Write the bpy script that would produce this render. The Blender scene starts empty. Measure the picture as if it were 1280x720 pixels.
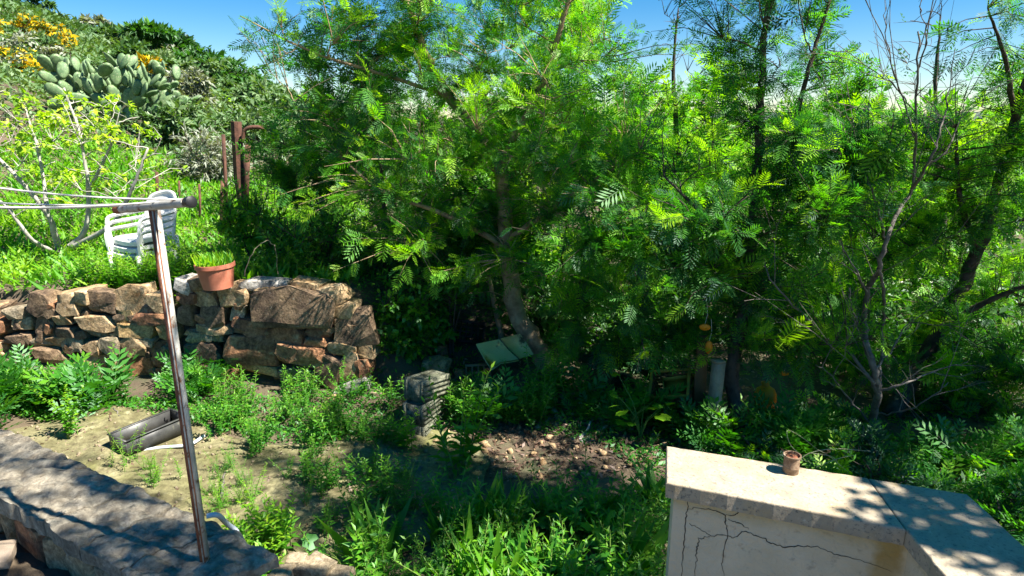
import bpy, bmesh, math, random
import numpy as np
from mathutils import Vector, Matrix, noise as mnoise

random.seed(5)
rng = np.random.default_rng(11)
scene = bpy.context.scene
COL = scene.collection
R = math.radians

# ------------------------------------------------------------------ camera, sky, sun, exposure
CAM = np.array([0.0, 0.0, 1.6]); PITCH = R(15.0); FPX = 800.0
cam_d = bpy.data.cameras.new('camera'); cam_d.sensor_width = 36.0; cam_d.lens = 36.0 * FPX / 1280.0
cam_d.clip_start = 0.05; cam_d.clip_end = 3000.0
cam = bpy.data.objects.new('camera', cam_d); COL.objects.link(cam)
cam.location = CAM.tolist(); cam.rotation_euler = (R(90) - PITCH, 0, 0)
scene.camera = cam

SUN_AZ, SUN_EL = R(-20.0), R(53.0)            # azimuth measured from +X towards +Y
sun_dir = np.array([math.cos(SUN_EL) * math.cos(SUN_AZ), math.cos(SUN_EL) * math.sin(SUN_AZ), math.sin(SUN_EL)])
world = bpy.data.worlds.new('World'); scene.world = world; world.use_nodes = True
wn = world.node_tree; bg = wn.nodes['Background']
sky = wn.nodes.new('ShaderNodeTexSky'); sky.sky_type = 'NISHITA'; sky.sun_disc = False
sky.sun_elevation = SUN_EL; sky.sun_rotation = math.atan2(sun_dir[0], sun_dir[1])
sky.air_density = 0.85; sky.dust_density = 0.0; sky.ozone_density = 2.5
hs_ = wn.nodes.new('ShaderNodeHueSaturation'); hs_.inputs['Saturation'].default_value = 1.5
wn.links.new(sky.outputs[0], hs_.inputs['Color']); wn.links.new(hs_.outputs[0], bg.inputs[0]); bg.inputs[1].default_value = 0.05
sun_d = bpy.data.lights.new('sun', 'SUN'); sun_d.energy = 5.0; sun_d.angle = R(0.5); sun_d.color = (1.0, 0.95, 0.86)
sun = bpy.data.objects.new('sun', sun_d); COL.objects.link(sun)
sun.rotation_euler = Vector((-sun_dir).tolist()).to_track_quat('-Z', 'Y').to_euler()
scene.view_settings.view_transform = 'Standard'; scene.view_settings.look = 'None'
scene.view_settings.gamma = 1.0; scene.view_settings.use_curve_mapping = False
scene.view_settings.exposure = 1.66
scene.cycles.max_bounces = 6; scene.cycles.diffuse_bounces = 3; scene.cycles.glossy_bounces = 2
scene.cycles.transmission_bounces = 3; scene.cycles.transparent_max_bounces = 4
scene.cycles.caustics_reflective = False; scene.cycles.caustics_refractive = False

# ------------------------------------------------------------------ measuring helpers (photo 1280x720 -> metres)
FW = np.array([0, math.cos(PITCH), -math.sin(PITCH)]); UP = np.array([0, math.sin(PITCH), math.cos(PITCH)]); RT = np.array([1.0, 0, 0])
def ray(x, y): return FW + (x - 640) / FPX * RT + (360 - y) / FPX * UP
def at_depth(x, y, Y): r = ray(x, y); return CAM + r * (Y / r[1])
def at_z(x, y, z): r = ray(x, y); return CAM + r * ((z - CAM[2]) / r[2])
def dep(p): return float(np.dot(np.asarray(p) - CAM, FW))
def px(n, p): return n * dep(p) / FPX        # size in metres of n photo pixels at p

def sstep(a, b, x):
    t = np.clip((np.asarray(x, float) - a) / (b - a), 0, 1); return t * t * (3 - 2 * t)

# ------------------------------------------------------------------ object helpers
def tag(o, label=None, cat=None, group=None, kind=None):
    if label: o['label'] = label
    if cat: o['category'] = cat
    if group: o['group'] = group
    if kind: o['kind'] = kind
    return o
def empty(name, loc=(0, 0, 0), rot=(0, 0, 0)):
    o = bpy.data.objects.new(name, None); o.empty_display_size = 0.1
    COL.objects.link(o); o.location = [float(v) for v in loc]; o.rotation_euler = rot
    return o
def link(name, me, mat, parent=None):
    o = bpy.data.objects.new(name, me); COL.objects.link(o)
    if mat is not None and len(me.materials) == 0: me.materials.append(mat)
    if parent is not None: o.parent = parent
    return o
def copy_tree(o, parent=None):
    c = o.copy(); COL.objects.link(c); c.parent = parent
    for ch in list(o.children): copy_tree(ch, c)
    return c

class MB:
    """collects vertices, quads and triangles"""
    def __init__(s): s.V = []; s.Q = []; s.T = []; s.t = []; s.n = 0
    def add(s, V, Q=None, T=None, tint=0.5):
        V = np.asarray(V, np.float32).reshape(-1, 3)
        if Q is not None and len(Q): s.Q.append(np.asarray(Q, np.int32).reshape(-1, 4) + s.n)
        if T is not None and len(T): s.T.append(np.asarray(T, np.int32).reshape(-1, 3) + s.n)
        t = np.asarray(tint, np.float32)
        s.t.append(np.broadcast_to(t, (len(V),)).copy() if t.ndim == 0 else t)
        s.V.append(V); s.n += len(V)
    def box(s, c, size, M=None, tint=0.5):
        h = np.asarray(size, float) / 2
        v = np.array([[x, y, z] for x in (-1, 1) for y in (-1, 1) for z in (-1, 1)]) * h
        if M is not None: v = v @ np.asarray(M).T
        s.add(v + np.asarray(c), [[0, 1, 3, 2], [4, 6, 7, 5], [0, 4, 5, 1], [2, 3, 7, 6], [0, 2, 6, 4], [1, 5, 7, 3]], tint=tint)
    def tubes(s, P, rad, sides=4, tint=0.5, caps=False):
        P = np.asarray(P, float); rad = np.asarray(rad, float)
        if P.ndim == 2: P = P[None]
        if rad.ndim == 1: rad = np.broadcast_to(rad[None], P.shape[:2])
        N, m, _ = P.shape
        T = np.gradient(P, axis=1); T /= np.linalg.norm(T, axis=2, keepdims=True) + 1e-9
        ref = np.array([0.31, 0.52, 0.795]); ref2 = np.array([0.9, -0.4, 0.1])
        d = np.abs(T @ ref)
        use = (d.max(axis=1) > 0.92)[:, None, None]
        rf = np.where(use, ref2, ref)
        A = np.cross(T, np.broadcast_to(rf, T.shape)); A /= np.linalg.norm(A, axis=2, keepdims=True) + 1e-9
        B = np.cross(T, A)
        ang = np.arange(sides) / sides * 2 * math.pi
        V = P[:, :, None] + rad[:, :, None, None] * (np.cos(ang)[None, None, :, None] * A[:, :, None] + np.sin(ang)[None, None, :, None] * B[:, :, None])
        idx = np.arange(N * m * sides).reshape(N, m, sides)
        a = idx[:, :-1]; b = np.roll(a, -1, axis=2); c = np.roll(idx[:, 1:], -1, axis=2); e = idx[:, 1:]
        Q = np.stack([a, b, c, e], -1).reshape(-1, 4)
        Tt = None
        if caps:
            Tt = []
            for k in range(N):
                for j in range(1, sides - 1):
                    Tt.append([idx[k, 0, 0], idx[k, 0, j + 1], idx[k, 0, j]]); Tt.append([idx[k, -1, 0], idx[k, -1, j], idx[k, -1, j + 1]])
        s.add(V.reshape(-1, 3), Q, Tt, tint)
    def inst(s, tv, tq, pos, M, scale, tint):
        """copies of a small leaf shape"""
        N = len(pos); k = len(tv)
        V = pos[:, None] + np.einsum('nij,kj->nki', M, tv) * np.asarray(scale)[:, None, None]
        Q = (tq[None] + (np.arange(N) * k)[:, None, None]).reshape(-1, 4)
        s.add(V.reshape(-1, 3), Q, tint=np.repeat(np.asarray(tint, np.float32), k))
    def mesh(s, name, smooth=False, sharp=None):
        me = bpy.data.meshes.new(name)
        V = np.concatenate(s.V) if s.V else np.zeros((0, 3), np.float32)
        Q = np.concatenate(s.Q) if s.Q else np.zeros((0, 4), np.int32)
        T = np.concatenate(s.T) if s.T else np.zeros((0, 3), np.int32)
        me.vertices.add(len(V)); me.vertices.foreach_set('co', V.ravel())
        nl = len(Q) * 4 + len(T) * 3
        me.loops.add(nl); me.polygons.add(len(Q) + len(T))
        me.loops.foreach_set('vertex_index', np.concatenate([Q.ravel(), T.ravel()]).astype(np.int32))
        st = np.concatenate([np.arange(len(Q)) * 4, len(Q) * 4 + np.arange(len(T)) * 3]).astype(np.int32)
        me.polygons.foreach_set('loop_start', st)
        a = me.attributes.new('tint', 'FLOAT', 'POINT'); a.data.foreach_set('value', np.concatenate(s.t).astype(np.float32))
        me.update(calc_edges=True); me.validate()
        if smooth:
            me.polygons.foreach_set('use_smooth', np.ones(len(me.polygons), bool))
            if sharp: me.set_sharp_from_angle(angle=R(sharp))
        return me
    def build(s, name, mat, parent=None, smooth=False, sharp=None):
        return link(name, s.mesh(name, smooth, sharp), mat, parent)

def frames(d, up):
    """rotations with local Y along d and local Z near up"""
    d = d / (np.linalg.norm(d, axis=1, keepdims=True) + 1e-9)
    x = np.cross(d, up); x /= np.linalg.norm(x, axis=1, keepdims=True) + 1e-9
    z = np.cross(x, d)
    return np.stack([x, d, z], axis=2)
def rotz(a): c, s_ = math.cos(a), math.sin(a); return np.array([[c, -s_, 0], [s_, c, 0], [0, 0, 1]])
def euler(rx, ry, rz): return np.array(Matrix.Rotation(rz, 3, 'Z') @ Matrix.Rotation(ry, 3, 'Y') @ Matrix.Rotation(rx, 3, 'X'))
def spline(pts, n):
    """Catmull-Rom through the points"""
    p = np.asarray(pts, float); p = np.vstack([2 * p[0] - p[1], p, 2 * p[-1] - p[-2]])
    u = np.linspace(0, len(p) - 3 - 1e-6, n); i = u.astype(int); t = (u - i)[:, None]
    a, b, c, d = p[i], p[i + 1], p[i + 2], p[i + 3]
    return 0.5 * (2 * b + (c - a) * t + (2 * a - 5 * b + 4 * c - d) * t ** 2 + (3 * b - a - 3 * c + d) * t ** 3)

# ------------------------------------------------------------------ materials
def new_mat(name):
    m = bpy.data.materials.new(name); m.use_nodes = True
    nt = m.node_tree; nt.nodes.clear(); out = nt.nodes.new('ShaderNodeOutputMaterial')
    return m, nt, out
def ramp(nt, stops, src):
    r = nt.nodes.new('ShaderNodeValToRGB'); el = r.color_ramp.elements
    while len(el) < len(stops): el.new(0.5)
    for e, (p, c) in zip(el, stops): e.position = p; e.color = (*c, 1) if len(c) == 3 else c
    nt.links.new(src, r.inputs[0]); return r.outputs[0]
def noise_tex(nt, vec, scale, detail=6, rough=0.6, dist=0.0):
    n = nt.nodes.new('ShaderNodeTexNoise'); n.inputs['Scale'].default_value = scale; n.inputs['Detail'].default_value = detail
    n.inputs['Roughness'].default_value = rough; n.inputs['Distortion'].default_value = dist
    nt.links.new(vec, n.inputs['Vector']); return n.outputs['Fac']
def mixc(nt, fac, a, b, mode='MIX'):
    m = nt.nodes.new('ShaderNodeMix'); m.data_type = 'RGBA'; m.blend_type = mode
    for sock, v in ((m.inputs[0], fac), (m.inputs[6], a), (m.inputs[7], b)):
        if hasattr(v, 'is_linked'): nt.links.new(v, sock)
        elif isinstance(v, (int, float)): sock.default_value = v
        else: sock.default_value = (*v, 1)
    return m.outputs[2]
def math_n(nt, op, a, b=0.0):
    m = nt.nodes.new('ShaderNodeMath'); m.operation = op
    for i, v in enumerate((a, b)):
        if hasattr(v, 'is_linked'): nt.links.new(v, m.inputs[i])
        else: m.inputs[i].default_value = v
    return m.outputs[0]
def coords(nt, per_object=True):
    tc = nt.nodes.new('ShaderNodeTexCoord')
    if not per_object: return tc.outputs['Object']
    oi = nt.nodes.new('ShaderNodeObjectInfo'); mu = nt.nodes.new('ShaderNodeMath'); mu.operation = 'MULTIPLY'
    mu.inputs[1].default_value = 37.0; nt.links.new(oi.outputs['Random'], mu.inputs[0])
    va = nt.nodes.new('ShaderNodeVectorMath'); nt.links.new(tc.outputs['Object'], va.inputs[0]); nt.links.new(mu.outputs[0], va.inputs[1])
    return va.outputs[0]
def grain_scale(sc): return sc * 9
def surf(name, c1, c2, scale=6.0, rough=0.85, bump=0.4, bscale=None, spots=None, metal=0.0, c3=None, spec=0.3, bdist=0.01, grain=0.0, dots=0.0):
    """weathered surface: two or three colours mixed by noise, optional spots (colour, scale, from, to), bump"""
    m, nt, out = new_mat(name); v = coords(nt)
    f = noise_tex(nt, v, scale)
    stops = [(0.36, c1), (0.64, c2)] if c3 is None else [(0.33, c1), (0.5, c2), (0.67, c3)]
    col = ramp(nt, stops, f)
    for sc_col, sc, a, b in (spots or []):
        sf = ramp(nt, [(a, (0, 0, 0)), (b, (1, 1, 1))], noise_tex(nt, v, sc, 5, 0.65))
        col = mixc(nt, sf, col, sc_col)
    if grain:
        a_ = 1 - grain; col = mixc(nt, 1.0, col, ramp(nt, [(0.32, (a_, a_, a_)), (0.68, (1.25, 1.25, 1.25))], noise_tex(nt, v, grain_scale(scale), 4, 0.75)), 'MULTIPLY')
        col = mixc(nt, 1.0, col, ramp(nt, [(0.38, (a_, a_ * .95, a_ * .9)), (0.6, (1.1, 1.1, 1.1))], noise_tex(nt, v, scale * 2.4, 5, 0.7, 1.5)), 'MULTIPLY')
    if dots:
        vo = nt.nodes.new('ShaderNodeTexVoronoi'); vo.inputs['Scale'].default_value = dots; nt.links.new(v, vo.inputs['Vector'])
        col = mixc(nt, ramp(nt, [(0.10, (1, 1, 1)), (0.22, (0, 0, 0))], vo.outputs['Distance']), col, (0.42, 0.40, 0.26))
    p = nt.nodes.new('ShaderNodeBsdfPrincipled'); nt.links.new(col, p.inputs['Base Color'])
    p.inputs['Roughness'].default_value = rough; p.inputs['Metallic'].default_value = metal
    p.inputs['Specular IOR Level'].default_value = spec
    if bump:
        bn = nt.nodes.new('ShaderNodeBump'); bn.inputs['Strength'].default_value = bump; bn.inputs['Distance'].default_value = bdist
        nt.links.new(noise_tex(nt, v, bscale or scale * 5, 8, 0.7), bn.inputs['Height']); nt.links.new(bn.outputs[0], p.inputs['Normal'])
    nt.links.new(p.outputs[0], out.inputs[0]); return m
def leaf_mat(name, stops, trans=0.5, gloss=0.06, tcol=(1.25, 1.4, 0.25)):
    m, nt, out = new_mat(name)
    at = nt.nodes.new('ShaderNodeAttribute'); at.attribute_name = 'tint'
    col = ramp(nt, stops, at.outputs['Fac'])
    d = nt.nodes.new('ShaderNodeBsdfDiffuse'); nt.links.new(col, d.inputs[0])
    t = nt.nodes.new('ShaderNodeBsdfTranslucent'); nt.links.new(mixc(nt, 1.0, col, tcol, 'MULTIPLY'), t.inputs[0])
    mx = nt.nodes.new('ShaderNodeMixShader'); mx.inputs[0].default_value = trans
    nt.links.new(d.outputs[0], mx.inputs[1]); nt.links.new(t.outputs[0], mx.inputs[2])
    g = nt.nodes.new('ShaderNodeBsdfGlossy'); g.inputs['Roughness'].default_value = 0.5; g.inputs[0].default_value = (0.9, 0.95, 1, 1); gloss *= 0.5
    m2 = nt.nodes.new('ShaderNodeMixShader'); m2.inputs[0].default_value = gloss
    nt.links.new(mx.outputs[0], m2.inputs[1]); nt.links.new(g.outputs[0], m2.inputs[2])
    nt.links.new(m2.outputs[0], out.inputs[0]); return m

M = {}
M['acacia'] = leaf_mat('acacia_leaf', [(0.0, (0.018, 0.085, 0.05)), (0.3, (0.038, 0.17, 0.04)), (0.6, (0.11, 0.35, 0.018)), (1.0, (0.34, 0.58, 0.014))], 0.58, 0.04)
M['bright'] = leaf_mat('fresh_leaf', [(0.0, (0.04, 0.17, 0.02)), (0.5, (0.12, 0.36, 0.014)), (1.0, (0.36, 0.56, 0.012))], 0.5, 0.05)
M['fig'] = leaf_mat('fig_leaf', [(0.0, (0.16, 0.30, 0.02)), (0.5, (0.30, 0.48, 0.02)), (1.0, (0.48, 0.60, 0.04))], 0.5, 0.04)
M['weed'] = leaf_mat('weed_leaf', [(0.0, (0.022, 0.12, 0.018)), (0.5, (0.06, 0.25, 0.016)), (1.0, (0.22, 0.46, 0.014))], 0.45, 0.06)
M['scrub'] = leaf_mat('scrub_leaf', [(0.0, (0.035, 0.09, 0.025)), (0.4, (0.075, 0.16, 0.045)), (0.7, (0.13, 0.22, 0.08)), (1.0, (0.21, 0.29, 0.13))], 0.3, 0.05)
M['dark'] = leaf_mat('evergreen_leaf', [(0.0, (0.018, 0.07, 0.014)), (0.5, (0.045, 0.15, 0.018)), (1.0, (0.12, 0.30, 0.02))], 0.4, 0.07)
M['silver'] = leaf_mat('silver_leaf', [(0.0, (0.16, 0.19, 0.13)), (1.0, (0.34, 0.36, 0.28))], 0.25, 0.05)
M['yellow'] = leaf_mat('yellow_flower', [(0.0, (0.62, 0.38, 0.01)), (1.0, (0.80, 0.62, 0.02))], 0.35, 0.03, (1.1, 1.0, 0.5))
M['dry'] = leaf_mat('dry_leaf', [(0.0, (0.07, 0.045, 0.03)), (0.5, (0.22, 0.14, 0.10)), (1.0, (0.52, 0.40, 0.33))], 0.2, 0.04, (1.1, 1.0, 0.8))
M['straw'] = leaf_mat('straw_blade', [(0.0, (0.25, 0.28, 0.06)), (1.0, (0.55, 0.48, 0.22))], 0.4, 0.04)
M['bark'] = surf('bark', (0.20, 0.135, 0.08), (0.40, 0.29, 0.18), 14, 0.9, 0.8, 40)
M['bark_dark'] = surf('dark_bark', (0.035, 0.028, 0.024), (0.10, 0.075, 0.06), 14, 0.9, 0.8, 40)
M['bark_grey'] = surf('grey_bark', (0.08, 0.07, 0.062), (0.19, 0.165, 0.145), 18, 0.9, 0.5, 40)
M['twig_pale'] = surf('pale_twig', (0.300, 0.277, 0.232), (0.450, 0.427, 0.375), 20, 0.85, 0.3, 60)
M['twig_green'] = surf('greenish_twig', (0.22, 0.24, 0.12), (0.36, 0.36, 0.22), 30, 0.8, 0.2, 60)
M['stem'] = surf('green_stem', (0.10, 0.20, 0.03), (0.20, 0.28, 0.06), 20, 0.7, 0.0)
M['cactus'] = surf('cactus_skin', (0.085, 0.16, 0.07), (0.18, 0.27, 0.12), 3, 0.55, 0.2, 40, [((0.36, 0.40, 0.24), 9, 0.62, 0.75)], spec=0.4, grain=.2, dots=9.0)
LICH = (0.33, 0.32, 0.27)
M['stone_tan'] = surf('tan_stone', (0.342, 0.226, 0.112), (0.653, 0.466, 0.270), 7, 0.9, 0.9, 26, [((0.36, 0.17, 0.05), 6, 0.58, 0.72), ((0.50, 0.46, 0.38), 17, 0.6, 0.75)], bdist=0.02, grain=.45)
M['stone_dark'] = surf('dark_stone', (0.119, 0.081, 0.056), (0.315, 0.214, 0.127), 7, 0.9, 0.9, 26, [((0.26, 0.15, 0.07), 6, 0.6, 0.75), (LICH, 20, 0.63, 0.76)], bdist=0.02, grain=.45)
M['stone_rust'] = surf('rusty_stone', (0.242, 0.113, 0.061), (0.518, 0.267, 0.132), 6, 0.9, 0.9, 26, [((0.44, 0.36, 0.22), 9, 0.58, 0.7), ((0.09, 0.05, 0.04), 5, 0.6, 0.72)], bdist=0.02, grain=.45)
M['stone_ochre'] = surf('ochre_stone', (0.439, 0.271, 0.107), (0.669, 0.461, 0.217), 8, 0.9, 0.9, 26, [((0.16, 0.10, 0.06), 7, 0.6, 0.72)], bdist=0.02, grain=.45)
M['stone_grey'] = surf('grey_stone', (0.240, 0.199, 0.136), (0.483, 0.383, 0.244), 7, 0.9, 0.9, 26, [((0.10, 0.12, 0.06), 9, 0.6, 0.75), ((0.45, 0.43, 0.37), 19, 0.62, 0.75)], bdist=0.02, grain=.45)
M['stone_pale'] = surf('pale_stone', (0.36, 0.34, 0.30), (0.60, 0.57, 0.51), 6, 0.9, 0.7, 26, [((0.20, 0.18, 0.15), 9, 0.62, 0.74)], bdist=0.02, grain=.45)
M['earth'] = surf('earth', (0.05, 0.035, 0.022), (0.12, 0.085, 0.055), 9, 0.95, 0.8, 40)
M['cap'] = surf('weathered_cap', (0.34, 0.27, 0.185), (0.47, 0.39, 0.285), 7, 0.9, 0.6, 90, [((0.46, 0.33, 0.17), 9, 0.56, 0.75), ((0.23, 0.20, 0.155), 7, 0.52, 0.70), ((0.17, 0.155, 0.125), 85, 0.545, 0.66), ((0.52, 0.46, 0.36), 40, 0.62, 0.72)], bdist=0.004)
M['concrete'] = surf('grey_concrete', (0.22, 0.195, 0.15), (0.36, 0.32, 0.245), 5, 0.92, 0.8, 60, [((0.44, 0.41, 0.35), 9, 0.58, 0.75), ((0.10, 0.10, 0.085), 26, 0.6, 0.72)], bdist=0.016, grain=.35)
M['block'] = surf('block_concrete', (0.135, 0.150, 0.098), (0.300, 0.307, 0.225), 12, 0.95, 0.8, 80, [((0.05, 0.06, 0.035), 22, 0.55, 0.66)], bdist=0.02, grain=.35)
M['metal'] = surf('galvanised_metal', (0.32, 0.31, 0.27), (0.50, 0.48, 0.43), 14, 0.75, 0.1, 60, [((0.16, 0.07, 0.03), 30, 0.54, 0.66)], metal=0.0)
M['rust'] = surf('rust', (0.150, 0.053, 0.030), (0.330, 0.128, 0.060), 30, 0.9, 0.4, 90, [((0.06, 0.025, 0.018), 11, 0.55, 0.7)])
M['rust_dark'] = surf('dark_rust', (0.06, 0.03, 0.022), (0.15, 0.07, 0.045), 14, 0.9, 0.5, 60, [((0.24, 0.13, 0.08), 9, 0.6, 0.75)])
M['can'] = surf('rusty_can', (0.13, 0.075, 0.045), (0.27, 0.19, 0.12), 60, 0.7, 0.3, 160, [((0.36, 0.32, 0.25), 40, 0.6, 0.7)])
M['tin'] = surf('grey_sheet_metal', (0.055, 0.055, 0.055), (0.12, 0.12, 0.115), 7, 0.5, 0.15, 20, [((0.30, 0.28, 0.22), 12, 0.6, 0.75)], metal=0.4)
M['terracotta'] = surf('terracotta_plastic', (0.42, 0.13, 0.075), (0.52, 0.19, 0.12), 5, 0.6, 0.15, 30, [((0.55, 0.33, 0.25), 11, 0.64, 0.78)])
M['white_plastic'] = surf('white_plastic', (0.60, 0.60, 0.57), (0.76, 0.76, 0.73), 5, 0.5, 0.05, 30, [((0.42, 0.41, 0.35), 8, 0.62, 0.78)])
M['hose'] = surf('grey_hose', (0.42, 0.48, 0.52), (0.58, 0.63, 0.66), 9, 0.5, 0.1, 30, [((0.24, 0.24, 0.21), 14, 0.62, 0.72)])
M['cord'] = surf('cord', (0.50, 0.48, 0.44), (0.68, 0.66, 0.62), 40, 0.7, 0.0)
M['black'] = surf('black_plastic', (0.012, 0.012, 0.013), (0.03, 0.03, 0.032), 9, 0.5, 0.1, 40)
M['orange'] = surf('orange_plastic', (0.72, 0.20, 0.008), (0.85, 0.30, 0.015), 5, 0.5, 0.1, 30, [((0.35, 0.12, 0.02), 9, 0.62, 0.74)])
M['board'] = surf('painted_board', (0.40, 0.40, 0.14), (0.54, 0.53, 0.24), 4, 0.7, 0.2, 30, [((0.06, 0.055, 0.03), 8, 0.58, 0.66), ((0.55, 0.53, 0.30), 14, 0.64, 0.74)])
M['wood'] = surf('weathered_wood', (0.20, 0.155, 0.105), (0.38, 0.31, 0.22), 9, 0.9, 0.5, 50)
M['crate_yellow'] = surf('yellow_crate', (0.32, 0.21, 0.03), (0.48, 0.33, 0.05), 8, 0.6, 0.1, 30)
M['crate_brown'] = surf('brown_crate', (0.16, 0.07, 0.03), (0.26, 0.12, 0.05), 8, 0.7, 0.2, 30)
M['brick'] = surf('clay_brick', (0.33, 0.15, 0.085), (0.46, 0.24, 0.14), 10, 0.9, 0.5, 60)
M['brick_pale'] = surf('faded_brick', (0.226, 0.175, 0.125), (0.306, 0.245, 0.184), 10, 0.9, 0.5, 60)
M['crack'] = surf('dark_crack', (0.03, 0.022, 0.016), (0.06, 0.045, 0.03), 20, 1.0, 0.0)  # dark brown colour for the fissure strips
M['whitewash'] = surf('whitewash', (0.52, 0.50, 0.45), (0.70, 0.68, 0.62), 4, 0.9, 0.4, 30)
M['litter_blue'] = surf('blue_plastic', (0.03, 0.06, 0.22), (0.05, 0.09, 0.3), 9, 0.4, 0.1)

def plaster_mat():
    m, nt, out = new_mat('cream_render'); v = coords(nt, False)
    col = ramp(nt, [(0.3, (0.56, 0.47, 0.32)), (0.7, (0.70, 0.60, 0.44))], noise_tex(nt, v, 4))
    col = mixc(nt, ramp(nt, [(0.60, (0, 0, 0)), (0.74, (1, 1, 1))], noise_tex(nt, v, 30, 4)), col, (0.42, 0.35, 0.26))
    # rusty run-off stain below the cap's inner corner and a browner band under the overhang (object space: x along the wall, z up)
    sx = nt.nodes.new('ShaderNodeSeparateXYZ'); nt.links.new(v, sx.inputs[0])
    wob = math_n(nt, 'MULTIPLY', math_n(nt, 'SUBTRACT', noise_tex(nt, v, 14), 0.5), 0.06)
    d = math_n(nt, 'ABSOLUTE', math_n(nt, 'ADD', math_n(nt, 'SUBTRACT', sx.outputs[0], 0.655), wob))
    st = ramp(nt, [(0.022, (1, 1, 1)), (0.05, (0, 0, 0))], d)
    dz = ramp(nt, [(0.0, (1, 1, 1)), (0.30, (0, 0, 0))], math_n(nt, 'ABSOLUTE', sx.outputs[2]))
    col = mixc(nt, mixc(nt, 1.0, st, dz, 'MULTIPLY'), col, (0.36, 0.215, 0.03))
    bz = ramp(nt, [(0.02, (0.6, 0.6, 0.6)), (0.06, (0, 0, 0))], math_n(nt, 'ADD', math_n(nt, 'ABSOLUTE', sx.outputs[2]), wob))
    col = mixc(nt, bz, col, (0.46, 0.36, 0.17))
    p = nt.nodes.new('ShaderNodeBsdfPrincipled'); nt.links.new(col, p.inputs['Base Color']); p.inputs['Roughness'].default_value = 0.9
    p.inputs['Specular IOR Level'].default_value = 0.2
    bn = nt.nodes.new('ShaderNodeBump'); bn.inputs['Strength'].default_value = 0.7; bn.inputs['Distance'].default_value = 0.012
    nt.links.new(noise_tex(nt, v, 38, 6, 0.6, 0.6), bn.inputs['Height']); nt.links.new(bn.outputs[0], p.inputs['Normal'])
    nt.links.new(p.outputs[0], out.inputs[0]); return m
M['plaster'] = plaster_mat()

def ground_mat():
    m, nt, out = new_mat('garden_soil'); v = coords(nt, False)
    col = ramp(nt, [(0.3, (0.055, 0.04, 0.025)), (0.55, (0.13, 0.095, 0.06)), (0.75, (0.20, 0.16, 0.10))], noise_tex(nt, v, 2.2, 8))
    col = mixc(nt, ramp(nt, [(0.5, (0, 0, 0)), (0.62, (1, 1, 1))], noise_tex(nt, v, 1.1, 6)), col, (0.05, 0.065, 0.025))
    p = nt.nodes.new('ShaderNodeBsdfPrincipled'); nt.links.new(col, p.inputs['Base Color']); p.inputs['Roughness'].default_value = 0.95
    bn = nt.nodes.new('ShaderNodeBump'); bn.inputs['Strength'].default_value = 0.8; bn.inputs['Distance'].default_value = 0.02
    nt.links.new(noise_tex(nt, v, 30, 8, 0.7), bn.inputs['Height']); nt.links.new(bn.outputs[0], p.inputs['Normal'])
    nt.links.new(p.outputs[0], out.inputs[0]); return m
M['soil'] = ground_mat()
M['path'] = surf('sandy_concrete', (0.15, 0.14, 0.065), (0.25, 0.225, 0.12), 3, 0.95, 0.7, 45, [((0.17, 0.17, 0.06), 4, 0.52, 0.68), ((0.10, 0.075, 0.05), 16, 0.6, 0.72), ((0.42, 0.38, 0.25), 9, 0.6, 0.75)], bdist=0.012, grain=.35)
M['asphalt'] = surf('rough_asphalt', (0.075, 0.077, 0.078), (0.15, 0.15, 0.15), 25, 0.95, 0.9, 120, [((0.45, 0.44, 0.42), 70, 0.64, 0.70), ((0.22, 0.20, 0.17), 8, 0.6, 0.75)], bdist=0.01)

# ------------------------------------------------------------------ terrain
GARDEN = -0.35
WA = np.array([-5.6, 5.08]); WB = np.array([-1.03, 4.35])            # rubble wall face line
WD = (WB - WA) / np.linalg.norm(WB - WA); WN = np.array([-WD[1], WD[0]])  # WN points away from the camera
KA = np.array([-2.436, 2.567]); KB = np.array([-0.68, 1.621])           # low kerb wall centre line
KD = (KB - KA) / np.linalg.norm(KB - KA); KN = np.array([-KD[1], KD[0]])
def gz(X, Y):
    X = np.asarray(X, float); Y = np.asarray(Y, float)
    right = sstep(-3.0, 1.0, X)
    garden = GARDEN - 0.5 * sstep(6, 14, Y) * right + 0.12 * sstep(4.2, 6.0, Y) * (1 - sstep(0, 2.0, X))
    s = (X - WA[0]) * WN[0] + (Y - WA[1]) * WN[1]
    bankm = sstep(0.10, 0.26, s) * (1 - sstep(-1.25, -0.55, X)) + sstep(0.3, 1.6, s) * sstep(-1.25, -0.55, X) * (1 - sstep(-0.6, 0.9, X))
    bank = 0.24 + 0.10 * sstep(-3.6, -1.5, X)
    z10 = np.where(X < 0, -0.25 * X, 0.0) + 0.05 - 0.9 * right
    z40 = np.clip(-0.35 * X - 2.3, -1.2, 13) * (1 - sstep(40, 75, Y)) - 1.2 * sstep(40, 75, Y)
    t1 = sstep(5.2, 10.5, Y); t2 = np.clip((Y - 10) / 30, 0, 1)
    hill = (bank * (1 - t1) + np.maximum(z10, -0.5) * t1) * (1 - t2) + z40 * t2
    z = garden * (1 - bankm) + hill * bankm
    far = sstep(9, 16, Y); z = z * (1 - far) + (np.where(Y > 10, hill, z)) * far
    k = (X - KA[0]) * KN[0] + (Y - KA[1]) * KN[1]
    pat = (1 - sstep(-0.08, 0.06, k)) * (1 - sstep(-0.6, -0.4, X))
    z = z * (1 - pat) + 0.0 * pat
    return z
def gzn(X, Y):
    z = gz(X, Y); n = 0.03 * np.sin(3.1 * X + 1.7 * Y) * np.sin(2.3 * Y - 1.1 * X) + 0.015 * np.sin(9 * X + 4) * np.sin(7.7 * Y)
    return z + n
gx = np.unique(np.concatenate([np.arange(-60, -8, 2.0), np.arange(-8, 6, 0.11), np.arange(6, 61, 2.0), [-400, -150, 150, 400]]))
gy = np.unique(np.concatenate([np.arange(-6, 1, 0.7), np.arange(1, 8, 0.10), np.arange(8, 20, 0.5), np.arange(20, 70, 2.5), [120, 300, 700]]))
XX, YY = np.meshgrid(gx, gy)
ZZ = gzn(XX, YY)
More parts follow.
